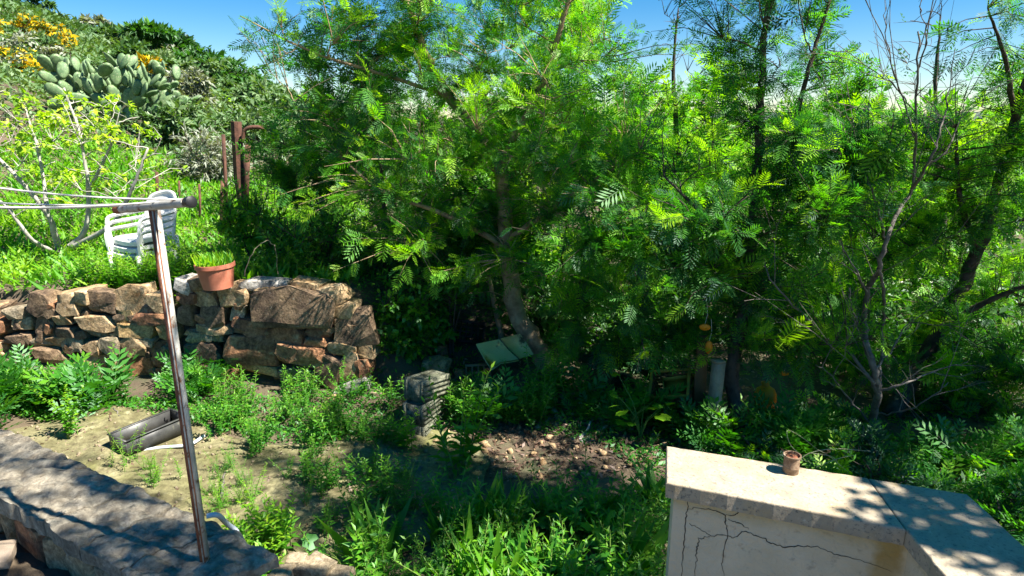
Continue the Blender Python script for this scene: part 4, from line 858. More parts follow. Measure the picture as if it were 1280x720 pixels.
# leafy things around the wall end and the left thicket
shrub(395, 200, 6.0, 75, 62, 'bushy shrub with brownish yellow tips behind the rusty fence post', None, 270, 'frond', (.065, .11), (6, 8), (.42, .2), 'acacia', 'feathery_shrub', .12)
shrub(470, 170, 6.3, 70, 60, 'green thicket shrub rising between hillside and the leaning acacia', None, 260, 'frond', (.065, .115), (6, 8), (.40, .2), 'acacia', 'feathery_shrub', .08)
shrub(400, 290, 5.2, 70, 42, 'fresh green bush growing over the right end of the rubble wall', None, 560, 'kite', (.035, .06), (8, 12), (.42, .22), 'weed', 'leafy_bush', .08)
shrub(503, 385, 4.7, 58, 55, 'leafy bramble bush hanging beside the rubble wall end', None, 480, 'wide', (.035, .06), (7, 10), (.45, .22), 'weed', 'bramble_bush', .1)
shrub(560, 330, 4.8, 50, 40, 'loose bramble bush under the leaning acacia crown', None, 300, 'kite', (.035, .06), (7, 10), (.40, .2), 'weed', 'bramble_bush', .08)
shrub(310, 265, 5.6, 45, 32, 'bright grassy bush behind the terracotta pot', None, 420, 'narrow', (.05, .09), (8, 12), (.5, .2), 'bright', 'grassy_bush', .1)
# sunlit trees further back on the right
BG = 'sunlit trees behind the acacias'
for i, (x, y, Y, rx, rz_, t) in enumerate(((700, 190, 8.0, 110, 90, .6), (830, 210, 8.5, 90, 70, .65), (960, 250, 8.5, 110, 80, .7), (1090, 240, 9.0, 110, 75, .75), (1210, 230, 9.0, 110, 85, .75), (1060, 320, 7.2, 90, 50, .7), (1200, 330, 7.2, 100, 50, .7), (940, 330, 7.4, 80, 50, .65), (760, 140, 10, 80, 55, .5), (860, 180, 11, 100, 55, .6), (1120, 205, 12.5, 110, 48, .7), (1230, 195, 12, 100, 55, .7), (600, 190, 9, 100, 90, .55), (655, 285, 6.6, 90, 55, .5), (1270, 235, 7.5, 70, 60, .6))):
    shrub(x, y, Y, rx, rz_, 'sunlit yellow-green tree showing between the acacias', BG, 135, 'frond_lo', (.12, .19), (7, 10), (t, .2), 'bright', 'background_tree', .15)

for i, x in enumerate(range(350, 1400, 95)):
    shrub(x, 164 + 8 * math.sin(i * 2.2), 17 + 3 * math.sin(i * 1.3), 75, 54, 'distant green tree closing the horizon behind the thicket', 'distant trees on the horizon', 170, 'leaf1', (.16, .28), (9, 13), (.6, .25), 'bright', 'distant_tree', .1)
# low pale wall glimpsed through the trees
wl = empty('garden_wall', D(1040, 358, 7.0)); tag(wl, 'low whitewashed wall glimpsed through the acacias', 'wall'); b0 = np.array(wl.location)
g = MB(); P0, P1 = D(870, 336, 7.6), D(1230, 366, 6.8); dv = P1 - P0; dv[2] = 0; L = np.linalg.norm(dv); a = math.atan2(dv[1], dv[0])
g.box((P0 + P1) / 2 - b0 - [0, 0, .22], (L, .28, .42), rotz(a)); g.build('wall_body', M['whitewash'], wl)
g = MB(); g.box((P0 + P1) / 2 - b0 + [0, 0, .02], (L + .06, .36, .06), rotz(a)); g.build('coping', M['whitewash'], wl)

# fig tree on the left
fb = onground(-4.4, 6.1); F = lambda x, y, Y=6.0: D(x, y, Y)
tree('fig_tree', 'fig tree with bare pale branches and fresh yellow-green leaves', 'tree', None, fb,
     [([fb, F(105, 290, 6.1), F(110, 240, 6.1), F(100, 170, 6.1), F(80, 110, 6.2)], .030, .008), ([fb, F(140, 280, 5.9), F(165, 235, 5.8), F(185, 185, 5.8)], .028, .009), ([fb, F(60, 270, 5.9), F(20, 220, 5.8), F(-30, 170, 5.9)], .03, .01), ([fb, F(40, 300, 5.7), F(10, 260, 5.6), F(-20, 240, 5.6)], .022, .008), ([F(110, 240, 6.1), F(135, 190, 6.0), F(150, 140, 6.0)], .018, .006), ([F(60, 270, 5.9), F(50, 200, 6.0), F(30, 130, 6.1)], .02, .007)],
     [(F(70, 150, 6.0), (.85, .6, .32)), (F(150, 200, 5.9), (.55, .5, .35)), (F(0, 170, 6.0), (.6, .5, .4)), (F(60, 220, 5.8), (.7, .5, .3), .6)], 110, 330, 'wide', (.035, .07), (5, 8), .05, (.5, .3), .1, 'fig', 'twig_pale', cl=3, sig=.10, br_r=.010, tw_r=.003, sag=.02, upb=1.0)

# prickly pear
pc = D(136, 152, 10.0); pc[2] = float(gz(pc[0], pc[1]))
pear = empty('prickly_pear', pc); tag(pear, 'large prickly pear cactus with flat grey-green pads on the slope', 'cactus')
def pad_mesh(seed):
    r = np.random.default_rng(seed); g = MB(); n = 12; V = [[0, 0, 0]]; a = np.arange(n) / n * 6.283; w = r.uniform(.25, .33)
    ring = np.stack([np.sin(a) * w * (1 - .12 * np.cos(a)), np.zeros(n), .5 - .5 * np.cos(a)], -1)
    inner = ring * .72 + np.array([0, 0, .5]) * .28
    V = np.concatenate([ring, inner + [0, .06, 0], inner - [0, .06, 0], [[0, .075, .5], [0, -.075, .5]]]); Q = []; T = []
    for i in range(n):
        j = (i + 1) % n; Q += [[i, j, n + j, n + i], [j, i, 2 * n + i, 2 * n + j]]; T += [[n + i, n + j, 3 * n], [2 * n + j, 2 * n + i, 3 * n + 1]]
    V[:, 1] += .10 * (V[:, 2]) ** 2 * r.uniform(-1, 1); g.add(V, Q, T); me = g.mesh('pad', smooth=True); me.materials.append(M['cactus']); return me
PADS = [pad_mesh(i) for i in range(4)]; npads = 0
def grow(pos, d, face, size, gen):
    global npads
    if npads > 210: return
    o = link('pad', random.choice(PADS), None, pear); npads += 1
    z = Vector(d).normalized(); x = Vector(face).cross(z).normalized(); y = z.cross(x); o.matrix_local = Matrix.Translation(Vector(pos)) @ Matrix((x, y, z)).transposed().to_4x4() @ Matrix.Scale(size, 4)
    if gen <= 0: return
    for k_ in range(random.choice((1, 2, 2, 3)) if gen > 1 else random.choice((1, 2, 2))):
        a = random.uniform(-1.0, 1.0); e = Vector(pos) + z * size * (.5 + .46 * math.cos(a)) + x * size * .33 * math.sin(a)
        nd = z * .6 + x * math.sin(a) * .9 + Vector((random.gauss(0, .35), random.gauss(0, .35), .28)); f = (y + Vector((random.gauss(0, .6), random.gauss(0, .6), random.gauss(0, .2))))
        grow(e, nd, f, size * random.uniform(.82, 1.02), gen - 1)
for i in range(14):
    x = (i / 13 - .5) * 1.5; grow(Vector((x, random.uniform(-.3, .3), -.05)), Vector((x * .45, random.gauss(0, .25), 1)), Vector((random.gauss(0, .5), 1, 0)), random.uniform(.27, .33), 3)

# hillside shrubs
def hs(x, y, Y, rx, rz_, label, lmat, tint, name='hill_shrub', group=None, n=420, flower=None, leaf='leaf1', sz=.0085):
    s = sz * Y; shrub(x, y, Y, rx, rz_, label, group, n, leaf, (s * .8, s * 1.3), (8, 12), tint, lmat, name, .05, flower=flower)
hs(38, 42, 24, 44, 20, 'yellow flowering broom bush on the upper hillside', 'scrub', (.5, .2), 'broom_bush', flower=.6, n=500, sz=.0065)
hs(8, 82, 14, 34, 20, 'yellow flowering broom bush above the fig tree', 'scrub', (.5, .2), 'broom_bush', flower=.6, n=420, sz=.007)
hs(190, 78, 16, 10, 6, 'small yellow broom tuft beside the prickly pear', 'scrub', (.5, .2), 'broom_bush', flower=.7, n=60)
hs(262, 92, 34, 58, 20, 'dark rounded tree clump on the hill crest', 'dark', (.35, .2), 'hill_tree', n=420)
for x, y, rx, rz_ in ((300, 112, 44, 16), (236, 72, 34, 14), (345, 128, 44, 18), (185, 40, 26, 9)): hs(x, y, 34, rx, rz_, 'dark evergreen clump along the sloping hill ridge', 'dark', (.4, .25), 'hill_tree', 'dark clumps on the hill ridge', n=240)
hs(218, 52, 40, 20, 12, 'small dark tree standing on the hill ridge', 'dark', (.3, .2), 'hill_tree')
hs(265, 190, 8.6, 42, 34, 'silvery grey bush behind the fence stakes', 'silver', (.5, .3), 'silver_bush', n=420, leaf='narrow', sz=.011)
hs(235, 105, 15, 26, 20, 'pale silvery shrub right beside the prickly pear', 'silver', (.45, .3), 'silver_bush')
hs(330, 130, 15, 50, 26, 'green shrub on the slope under the hill crest', 'scrub', (.55, .2), 'hill_shrub')
hs(300, 160, 10.5, 55, 24, 'leafy olive green shrub above the silvery grey bush', 'scrub', (.6, .2), 'hill_shrub', n=420)
hs(215, 150, 9.6, 40, 22, 'green shrub at the foot of the prickly pear', 'scrub', (.5, .2), 'hill_shrub')
SG = 'scrub bushes on the hillside'
for i in range(48):
    Y = rng.uniform(13, 44); X = -rng.uniform(.28, .85) * Y; z = float(gz(X, Y)); s = rng.uniform(.5, 1.3)
    b0 = np.array([X, Y, z - .05]); c = b0 + [0, 0, s * .5]
    tree('hill_shrub', 'low grey-green scrub bush on the hillside above the prickly pear', 'shrub', SG, b0, [([b0, c], .04, .01)], [(c, (s * 1.1, s, s * .55))], 5, 55, 'leaf1', (.0075 * Y, .0105 * Y), (8, 12), .3, (rng.uniform(.3, .75), .2), .02, 'silver' if rng.random() < .12 else 'scrub', 'bark_dark')
# scrub cover between them
n = 58000; Y = 9 + 37 * rng.random(n) ** 1.3; X = -(0.05 + 0.95 * rng.random(n)) * Y; Z = gz(X, Y)
clump = np.array([mnoise.noise(Vector((x * .55, y * .45, 0))) for x, y in zip(X, Y)])
g = MB(); pos = np.stack([X, Y, Z + np.maximum(0, .15 + .5 * clump) * rng.random(n) + .02], -1)
put_leaves(g, 'leaf1', pos, rand_unit(n) * [1, 1, .5] + [0, 0, .6], np.array([0, 0, 1]) + rand_unit(n) * .6, (.005 + .007 * rng.random(n)) * Y + .015, np.clip(.5 + .5 * clump + rng.normal(0, .12, n), 0, 1))
tag(g.build('hillside_scrub', M['scrub']), 'low mixed scrub covering the hillside', 'scrub', kind='stuff')

# ------------------------------------------------------------------ junk under the trees
def on(x, y): return G(x, y)
# hollow concrete blocks
def block(p, rz, label, tilt=0):
    o = empty('concrete_block', p, (0, R(tilt), rz)); tag(o, label, 'block', None)
    L_, W_, H_ = .27, .15, .135; t = .024; g = MB()
    for c, s in (((0, -W_ / 2 + t / 2, H_ / 2), (L_, t, H_)), ((0, W_ / 2 - t / 2, H_ / 2), (L_, t, H_)), ((-L_ / 2 + t / 2, 0, H_ / 2), (t, W_ - 2 * t - .001, H_ - .002)), ((L_ / 2 - t / 2, 0, H_ / 2), (t, W_ - 2 * t - .001, H_ - .002)), ((0, 0, H_ / 2), (t, W_ - 2 * t - .001, H_ - .004)), ((0, 0, H_ - .012), (L_ - .06, W_ - .06, .02))): g.box(c, s)
    g.build('block_shell', M['block'], o)
    for i in range(4):
        g = MB(); g.box((0, -W_ / 2 - .004, .02 + i * .031), (L_ - .01, .009, .016)); g.build('rib', M['block'], o)
    return o
bk0 = on(528, 540) - np.array([0, 0, .07])
block(bk0 + [0, .08, 0], R(70), 'lowest grey concrete block of the mossy stack')
block(bk0 + [.005, .09, .137], R(66), 'middle grey concrete block of the mossy stack')
block(bk0 + [.02, .10, .276], R(58), 'top grey concrete block tilted on the mossy stack', 8)
p = on(500, 480); g = MB(); o = link('brick', stone_mesh(.13, .055, .07, 7101, .02, .05), M['brick_pale']); o.location = (p + [0, 0, .02]).tolist(); tag(o, 'tan brick lying left of the concrete block stack', 'brick')
# clay grille
p = on(598, 474); k = px(1, p); gr = empty('clay_grille', p, (R(-10), 0, R(8))); tag(gr, 'orange clay hollow brick grille beside the broken board', 'brick'); w, h = 30 * k, 18 * k
for i in range(5): g = MB(); g.box((-w / 2 + w * i / 4, 0, h / 2), (.008, .06, h)); g.build('rib', M['brick'], gr)
for i in range(3): g = MB(); g.box((0, .002, h * i / 2), (w + .01, .058, .008)); g.build('rib', M['brick'], gr)
# black plastic crate
def crate(p, size, rot, mat, label, bars=6, rows=5, name='plastic_crate', mat2=None):
    o = empty(name, p, rot); tag(o, label, 'crate'); L_, W_, H_ = size; t = .006
    g = MB(); g.box((0, 0, t / 2), (L_, W_, t)); g.build('crate_base', M[mat], o)
    for ax_, s in ((0, -1), (0, 1), (1, -1), (1, 1)):
        g = MB(); ln = (L_ if ax_ == 0 else W_ - .014); off = (W_ if ax_ == 0 else L_) / 2 * s
        pl = lambda u, z, du, dz, th: ((u, off, z), (du, th, dz)) if ax_ == 0 else ((off, u, z), (th, du, dz))
        for i in range(bars): c, sz_ = pl(-ln / 2 + ln * i / (bars - 1), H_ / 2 + .004, .010, H_ - .006, .010); g.box(c, sz_)
        for j in range(rows): c, sz_ = pl(0, .012 + (H_ - .02) * j / (rows - 1), ln, .012, .006); g.box(c, sz_)
        sd = g.build('lattice_side', M[mat], o)
        g = MB(); c, sz_ = pl(0, H_ + .004, ln + .012, .016, .016); g.box(c, sz_); g.build('rim', M[mat2 or mat], sd)
    return o
p = on(582, 440); crate(p + [0, .1, .03], (.24, .20, .17), (R(-28), R(10), R(8)), 'black', 'black plastic crate tipped behind the broken board')
p = on(846, 520); crate(p + [0, .02, .09], (.25, .22, .20), (R(30), R(-14), R(-24)), 'crate_brown', 'brown lattice crate with a yellow rim in the shade', 7, 6, 'lattice_crate', 'crate_yellow')
g = MB(); o = empty('yellow_tray', p + [.0, -.02, .23], (R(20), R(-14), R(-14))); tag(o, 'yellow plastic tray lying in the lattice crate', 'tray'); g.box((0, 0, .0), (.20, .10, .012)); g.build('tray_base', M['crate_yellow'], o); g = MB()
for c, s in (((0, -.05, .02), (.20, .006, .04)), ((0, .05, .02), (.20, .006, .04)), ((-.102, 0, .0205), (.006, .106, .04)), ((.102, 0, .0205), (.006, .106, .04))): g.box(c, s)
g.build('tray_rim', M['crate_yellow'], o)
# broken painted board in two pieces
bY = 4.45; c1 = D(618, 440, bY); br = empty('broken_board', c1); tag(br, 'broken yellow-green painted board propped against the leaning trunk', 'board')
def panel(pts, name, dY):
    g = MB(); A = np.array([D(x, y, bY + o_) for x, y, o_ in pts]) - c1; nrm = np.cross(A[1] - A[0], A[2] - A[0]); nrm /= np.linalg.norm(nrm); B_ = A + nrm * .014; n = len(A); V = np.concatenate([A, B_])
    T = [[0, i, i + 1] for i in range(1, n - 1)] + [[n, n + i + 1, n + i] for i in range(1, n - 1)]; Q = [[i, (i + 1) % n, (i + 1) % n + n, i + n] for i in range(n)]; g.add(V, Q, T); return g.build(name, M['board'], br)
panel([(595, 430, 0), (610, 427, .06), (624, 424, .1), (634, 436, .07), (648, 449, .04), (625, 453, -.03), (614, 461, -.08), (604, 446, -.03)], 'board_piece', 0)
panel([(626, 423, .10), (650, 417, .16), (658, 428, .13), (667, 443, .08), (650, 448, .045), (637, 436, .07)], 'board_piece', .01)
# tipped bucket
p = on(780, 500); bu = empty('tipped_bucket', p + [0, .05, .09], (R(78), 0, R(-8))); tag(bu, 'dark brown bucket lying on its side in the shade', 'bucket'); g = MB(); lathe(g, [(.001, -.18), (.065, -.18), (.085, 0), (.092, 0), (.092, .01), (.08, .008), (.062, -.16), (.001, -.165)], 20); g.build('bucket_body', M['crate_brown'], bu, smooth=True, sharp=40)
g = MB(); a_ = np.linspace(0, math.pi, 14); g.tubes(np.stack([.09 * np.cos(a_), .05 * np.sin(a_), .02 + .05 * np.sin(a_)], -1), np.full(14, .003), 5); g.build('handle', M['rust'], bu)
# timber posts and orange things
p = on(889, 548); pw = empty('timber_post', p); tag(pw, 'pale square timber post standing under the upright acacia', 'post'); top = D(889, 452, p[1]); h = top[2] - p[2]; g = MB(); g.box((0, 0, h / 2), (.058, .058, h), euler(0, R(1.5), R(20))); g.build('post_shaft', M['wood'], pw)
g = MB(); g.box((0.0, 0, h + .004), (.066, .066, .012), euler(0, 0, R(20))); g.build('post_cap', M['wood'], pw)
p2 = on(874, 536); pb_ = empty('brown_plank', p2 + [0, .06, 0]); tag(pb_, 'brown plank leaning behind the timber post', 'plank'); g = MB(); h = D(878, 425, p2[1])[2] - p2[2]; g.box((0, 0, h / 2), (.075, .02, h), euler(R(-6), R(2), R(8))); g.build('plank_body', M['crate_brown'], pb_)
def jug(p, s, rot, label):
    o = empty('orange_jug', p, rot); tag(o, label, 'jug'); g = MB()
    lathe(g, [(.001, 0), (.062, 0), (.072, .012), (.075, .06), (.070, .065), (.075, .07), (.075, .13), (.06, .165), (.028, .185), (.026, .20), (.030, .20), (.030, .215), (.020, .215)], 20); bo = g.build('jug_body', M['orange'], o, smooth=True, sharp=50)
    g = MB(); g.tubes(spline([(.074, 0, .10), (.10, 0, .12), (.10, 0, .165), (.055, 0, .175)], 12), np.full(12, .009), 6); g.build('handle', M['orange'], o, smooth=True)
    o.scale = (s, s, s); return o
p = on(958, 522); k = px(1, p); jug(p + [0, .03, .03], 38 * k / .215, (R(-6), R(10), R(60)), 'orange plastic jug half hidden behind acacia fronds')
for (x, y, w, h, lb) in ((886, 434, 9, 18, 'orange oval plastic disc hanging by the timber post'), (881, 409, 14, 9, 'torn orange plastic scrap caught above the disc'), (980, 467, 12, 6, 'orange plastic scrap above the jug')):
    c = D(x, y, 3.72); k = px(1, c); o = empty('orange_disc', c, (R(90), 0, R(-15))); tag(o, lb, 'plastic'); g = MB(); lathe(g, [(.001, -.004), (.8, -.003), (1.0, 0), (.8, .004), (.001, .006)], 16)
    m_ = g.build('disc_plate', M['orange'], o, smooth=True); m_.scale = (w * k / 2, h * k / 2, 1.0)
    g = MB(); g.tubes(np.array([[0, h * k / 2, 0], [.01, h * k / 2 + .06, .0], [.0, h * k / 2 + .14, .01]]), np.full(3, .0015), 4); g.build('string', M['cord'], o)
# pale curved stick and blue scrap on the litter
P = spline([at_z(724, 547, GARDEN + .04), at_z(733, 540, GARDEN + .05), at_z(738, 527, GARDEN + .09)], 12); g = MB(); g.tubes(P - P[0], np.linspace(.012, .006, 12), 7, caps=True); o = g.build('curved_stick', M['twig_pale'], smooth=True); o.location = P[0].tolist(); tag(o, 'pale curved stick on the leaf litter under the trees', 'stick')
P = spline([D(x, y, 4.55) for x, y in ((306, 345), (312, 322), (325, 305), (338, 303), (345, 320), (348, 345))], 20); g = MB(); P[1:] += rng.normal(0, .006, (19, 3)); g.tubes(P - P[0], np.linspace(.0035, .0018, 20), 5); o = g.build('arched_stem', M['wood'], smooth=True); o.location = P[0].tolist(); tag(o, 'dry arched stem bending over behind the pale flat stone', 'stem')
P = np.array([G(462, 440), G(470, 470), G(476, 490)]) + [0, 0, .03]; g = MB(); g.tubes(P - P[0], np.full(3, .006), 6, caps=True); o = g.build('rusty_rod', M['rust']); o.location = P[0].tolist(); tag(o, 'thin rusty rod standing at the rubble wall end', 'rod')

# ------------------------------------------------------------------ weeds
def weed(name, kind, seed):
    """one weed, returned as an empty with stem and leaves"""
    r = np.random.default_rng(seed); root = empty(name); st = MB(); lf = MB(); pos = []; dr = []; sz = []; tn = []
    if kind in ('leafy', 'whorl', 'tall'):
        for s in range(r.integers(4, 8)):
            H = r.uniform(.22, .42) * (1.25 if kind == 'tall' else 1); lean = r.normal(0, .28, 2); t = np.linspace(0, 1, 8)[:, None]; b0 = np.array([*r.normal(0, .05, 2), 0])
            P = b0 + np.c_[lean[0] * H * t ** 1.5, lean[1] * H * t ** 1.5, H * t]; st.tubes(P, np.linspace(.004, .0015, 8), 4)
            nl = int((26 if kind == 'leafy' else 48) * r.uniform(.8, 1.2))
            for i in range(nl):
                u = .12 + .88 * (i + r.random()) / nl; q = P[0] + (P[-1] - P[0]) * u; q = np.array([np.interp(u, t[:, 0], P[:, c]) for c in range(3)]); a = i * 2.4 + r.normal(0, .3)
                pos.append(q); dr.append([math.cos(a), math.sin(a), r.uniform(.05, .6) + .6 * (u > .9)]); sz.append(r.uniform(.7, 1.2) * ((.075 if kind == 'leafy' else .05) * (1.15 - .6 * u))); tn.append(.25 + .5 * u + r.normal(0, .1))
        leaf = 'kite' if kind == 'leafy' else ('narrow' if kind == 'whorl' else 'wide')
    elif kind == 'fern':
        for i in range(r.integers(26, 40)):
            a = r.random() * 6.283; pos.append([*r.normal(0, .05, 2), r.uniform(0, .16)]); dr.append([math.cos(a), math.sin(a), r.uniform(.35, 1.3)]); sz.append(r.uniform(.10, .20)); tn.append(r.uniform(.1, .7))
        leaf = 'frond'; st.tubes(np.array([[0, 0, -.02], [0, 0, .03]]), np.array([.006, .004]), 4)
    elif kind == 'broad':
        for i in range(r.integers(9, 15)):
            a = r.random() * 6.283; H = r.uniform(.10, .30); q = np.array([math.cos(a) * H * .6, math.sin(a) * H * .6, H]); st.tubes(np.array([[0, 0, 0], q * [.35, .35, .6], q]), np.array([.003, .0025, .0018]), 4)
            pos.append(q); dr.append([math.cos(a), math.sin(a), r.uniform(-.1, .4)]); sz.append(r.uniform(.05, .095)); tn.append(r.uniform(.3, .9))
        leaf = 'lobed'
    elif kind == 'grass':
        for i in range(46):
            a = r.random() * 6.283; pos.append([*r.normal(0, .035, 2), 0]); dr.append([math.cos(a) * .5, math.sin(a) * .5, r.uniform(.6, 1.6)]); sz.append(r.uniform(.12, .30)); tn.append(r.uniform(.2, .9))
        leaf = 'narrow'; st.tubes(np.array([[0, 0, -.02], [0, 0, .02]]), np.array([.006, .004]), 4)
    pos, dr, sz, tn = map(np.array, (pos, dr, sz, tn)); n = len(pos); put_leaves(lf, leaf, pos, dr.astype(float), np.array([0, 0, 1.0]) + r.normal(0, .3, (n, 3)), sz, np.clip(tn, 0, 1))
    st.build('stem', M['stem'], root); lf.build('leaves', M['weed'], root); return root
protos = {}
def scatter(kind, name, pts, label, group, smin=.8, smax=1.25, mat=None):
    """pts: world (x, y); the first use of a kind keeps its own plant"""
    for i, (x, y) in enumerate(pts):
        key = (kind, mat, i % 4)
        if key not in protos:
            o = weed(name, kind, 31 + len(protos)); protos[key] = o
            if mat:
                for c in o.children:
                    if c.name.startswith('leaves'): c.data.materials.clear(); c.data.materials.append(M[mat])
        else: o = copy_tree(protos[key]); o.name = name
        o.location = (x, y, float(gzn(x, y)) + .01); s = random.uniform(smin, smax); o.scale = (s, s, s * random.uniform(.9, 1.15)); o.rotation_euler = (0, 0, random.uniform(0, 6.28)); tag(o, label, 'weed', group)
def region(poly, n, z=GARDEN, mind=0.05):
    """random ground points inside a photo outline, kept apart"""
    W = [G(x, y)[:2] for x, y in poly]; W = np.array(W); lo, hi = W.min(0), W.max(0); out_ = []; tries = 0
    while len(out_) < n and tries < n * 60:
        tries += 1; p = lo + (hi - lo) * rng.random(2); ins_ = False; j = len(W) - 1
        for i in range(len(W)):
            if (W[i, 1] > p[1]) != (W[j, 1] > p[1]) and p[0] < (W[j, 0] - W[i, 0]) * (p[1] - W[i, 1]) / (W[j, 1] - W[i, 1]) + W[i, 0]: ins_ = not ins_
            j = i
        if ins_ and all((p[0] - q[0]) ** 2 + (p[1] - q[1]) ** 2 > mind ** 2 for q in out_): out_.append(p)
    return out_
front = [(400, 705), (520, 695), (580, 655), (700, 648), (838, 630), (845, 800), (400, 800)]
scatter('leafy', 'leafy_weed', region(front, 34), 'leafy green weed in the shaded bed left of the parapet', 'weeds in the front bed', .55, .95)
scatter('whorl', 'narrow_leaved_weed', region(front, 28), 'narrow-leaved green weed in the shaded bed left of the parapet', 'narrow weeds in the front bed', .55, .95)
scatter('grass', 'grass_tuft', region(front, 16), 'grass tuft among the weeds left of the parapet', 'grass tufts in the front bed')
scatter('broad', 'mallow_plant', region(front, 6), 'round-leaved mallow among the weeds left of the parapet', 'mallows in the front bed', .55, .8)
mid = [(225, 500), (300, 478), (400, 490), (470, 495), (520, 520), (500, 560), (420, 575), (330, 580), (250, 545)]
scatter('leafy', 'leafy_weed', region(mid, 30), 'dense leafy weed at the foot of the rubble wall', 'weeds at the wall foot', .4, .7)
scatter('tall', 'broad_leaved_weed', region(mid, 14), 'broad-leaved weed at the foot of the rubble wall', 'broad weeds at the wall foot', .35, .6)
scatter('fern', 'feathery_weed', region([(225, 480), (300, 470), (330, 500), (250, 530)], 6), 'feathery weed against the rubble wall behind the post', 'feathery weeds at the wall', .7, 1)
lft = [(-60, 500), (20, 480), (100, 490), (160, 500), (130, 520), (60, 530), (30, 545), (-60, 560)]
scatter('fern', 'feathery_weed', region(lft, 16), 'feathery weed in the shade at the left wall foot', 'feathery weeds left of the tray', .8, 1.3)
scatter('leafy', 'leafy_weed', region(lft, 12), 'leafy weed in the shade at the left wall foot', 'leafy weeds left of the tray', .6, .9)
und = [(560, 520), (640, 480), (760, 500), (850, 520), (950, 540), (1080, 560), (1280, 560), (1280, 610), (980, 585), (830, 560), (700, 530), (600, 545)]
scatter('leafy', 'leafy_weed', region(und, 26), 'dark leafy weed in the understorey below the acacias', 'understorey weeds', .5, .9)
scatter('fern', 'feathery_weed', region(und, 26), 'feathery seedling in the understorey below the acacias', 'feathery understorey seedlings', .6, 1.1)
scatter('leafy', 'fresh_weed', region([(295, 690), (345, 670), (360, 715), (300, 745)], 9, mind=.03), 'bright yellow-green weed by the end of the kerb', 'bright weeds by the kerb end', .5, .75, 'bright')
scatter('whorl', 'fresh_weed', region([(120, 590), (150, 572), (330, 640), (290, 655), (200, 622)], 9, mind=.03), 'fresh narrow-leaved weed along the back of the kerb', 'weeds along the kerb', .35, .6, 'bright')
scatter('whorl', 'path_weed', region([(250, 590), (330, 585), (450, 580), (540, 570), (560, 620), (480, 660), (400, 690), (330, 650)], 22, mind=.05), 'small low weed growing on the path slab', 'weeds on the path', .25, .55)
scatter('leafy', 'path_weed', region([(380, 610), (500, 600), (560, 640), (500, 690), (400, 700)], 12, mind=.06), 'leafy weed at the edge of the path slab', 'leafy weeds on the path', .4, .75)
scatter('tall', 'seedling', [at_z(88, 552, GARDEN)[:2]], 'young seedling with upright light green leaves behind the kerb', None, .7, .75, 'bright')
scatter('broad', 'broad_leaved_plant', [G(785, 545)[:2], G(800, 552)[:2]], 'light green broad-leaved plant left of the timber post', 'broad plants left of the timber post', .9, 1.1, 'bright')
scatter('leafy', 'tall_weed', [G(575, 590)[:2]], 'tall weed with fresh tips in front of the leaf litter', None, 1.3, 1.35, 'bright')
scatter('leafy', 'tall_weed', [G(505, 560)[:2]], 'upright weed just in front of the concrete block stack', None, .75, .8, 'bright')
scatter('leafy', 'bank_weed', [(x, y) for x, y in zip(rng.uniform(-3.9, -1.6, 26), rng.uniform(0, .35, 26)) for y in [5.08 - (x + 5.6) * .16 + .27 + y]], 'bright leafy weed along the bank edge above the rubble wall', 'weeds along the bank edge', .55, .95, 'bright')
scatter('leafy', 'bank_weed', [(x, 5.08 - (x + 5.6) * .16 + .27 + y) for x, y in zip(rng.uniform(-3.5, -2.4, 18), rng.uniform(0, .10, 18))], 'tall bright weed in front of the white chairs on the bank', 'weeds before the chairs', .7, .95, 'bright')
# bank above the wall: uncountable yellow-green ground cover
def cover(name, poly_xy, n, leaf, size, hmax, mat, tint, label, slope=0.5):
    P = np.array(poly_xy); lo, hi = P.min(0), P.max(0); pts = lo + (hi - lo) * rng.random((n * 3, 2)); ins_ = np.zeros(len(pts), bool); j = len(P) - 1
    for i in range(len(P)):
        c = ((P[i, 1] > pts[:, 1]) != (P[j, 1] > pts[:, 1])) & (pts[:, 0] < (P[j, 0] - P[i, 0]) * (pts[:, 1] - P[i, 1]) / (P[j, 1] - P[i, 1] + 1e-9) + P[i, 0]); ins_ ^= c; j = i
    pts = pts[ins_][:n]; n = len(pts); cm = np.array([mnoise.noise(Vector((x * 2.2, y * 2.2, 4))) for x, y in pts]) * .5 + .5; cf = np.array([mnoise.noise(Vector((x * 7, y * 7, 4))) for x, y in pts]) * .5 + .5
    z = gzn(pts[:, 0], pts[:, 1]) + rng.random(n) * hmax * (.15 + .9 * cm * cf * 2)
    g = MB(); put_leaves(g, leaf, np.c_[pts, z], rand_unit(n) * [1, 1, .4] + [0, 0, slope], np.array([0, 0, 1]) + rand_unit(n) * .6, rng.uniform(size[0], size[1], n), np.clip(tint[0] + tint[1] * (cm - .5) * 3 + rng.normal(0, .1, n), 0, 1))
    return tag(g.build(name, M[mat]), label, 'ground cover', kind='stuff')
bankpoly = [(-6.5, 5.25), (-4.4, 4.98), (-2.6, 4.70), (-1.5, 4.50), (-1.2, 4.6), (-1.3, 6.2), (-2.0, 8.8), (-6.5, 9)]
cover('bank_ground_cover', bankpoly, 26000, 'leaf1', (.025, .05), .22, 'bright', (.6, .2), 'yellow-green ground cover over the bank above the wall')
cover('bank_grass', bankpoly, 9000, 'narrow', (.08, .20), .06, 'bright', (.55, .2), 'thin grass over the bank above the wall', 1.2)
gpoly = [tuple(G(x, y)[:2]) for x, y in ((225, 500), (470, 490), (560, 520), (700, 500), (900, 530), (1279, 560))] + [(3.4, 2.4), (1.2, 2.2), (.6, 3.4), (-.2, 3.9), (-.9, 3.5), (-1.6, 3.6)]
cover('slope_ground_cover', [(-1.25, 4.55), (-.9, 4.35), (-.2, 4.6), (.6, 5.2), (.6, 7), (-1.3, 7)], 7000, 'kite', (.025, .05), .16, 'weed', (.45, .2), 'low leafy cover on the slope at the rubble wall end')
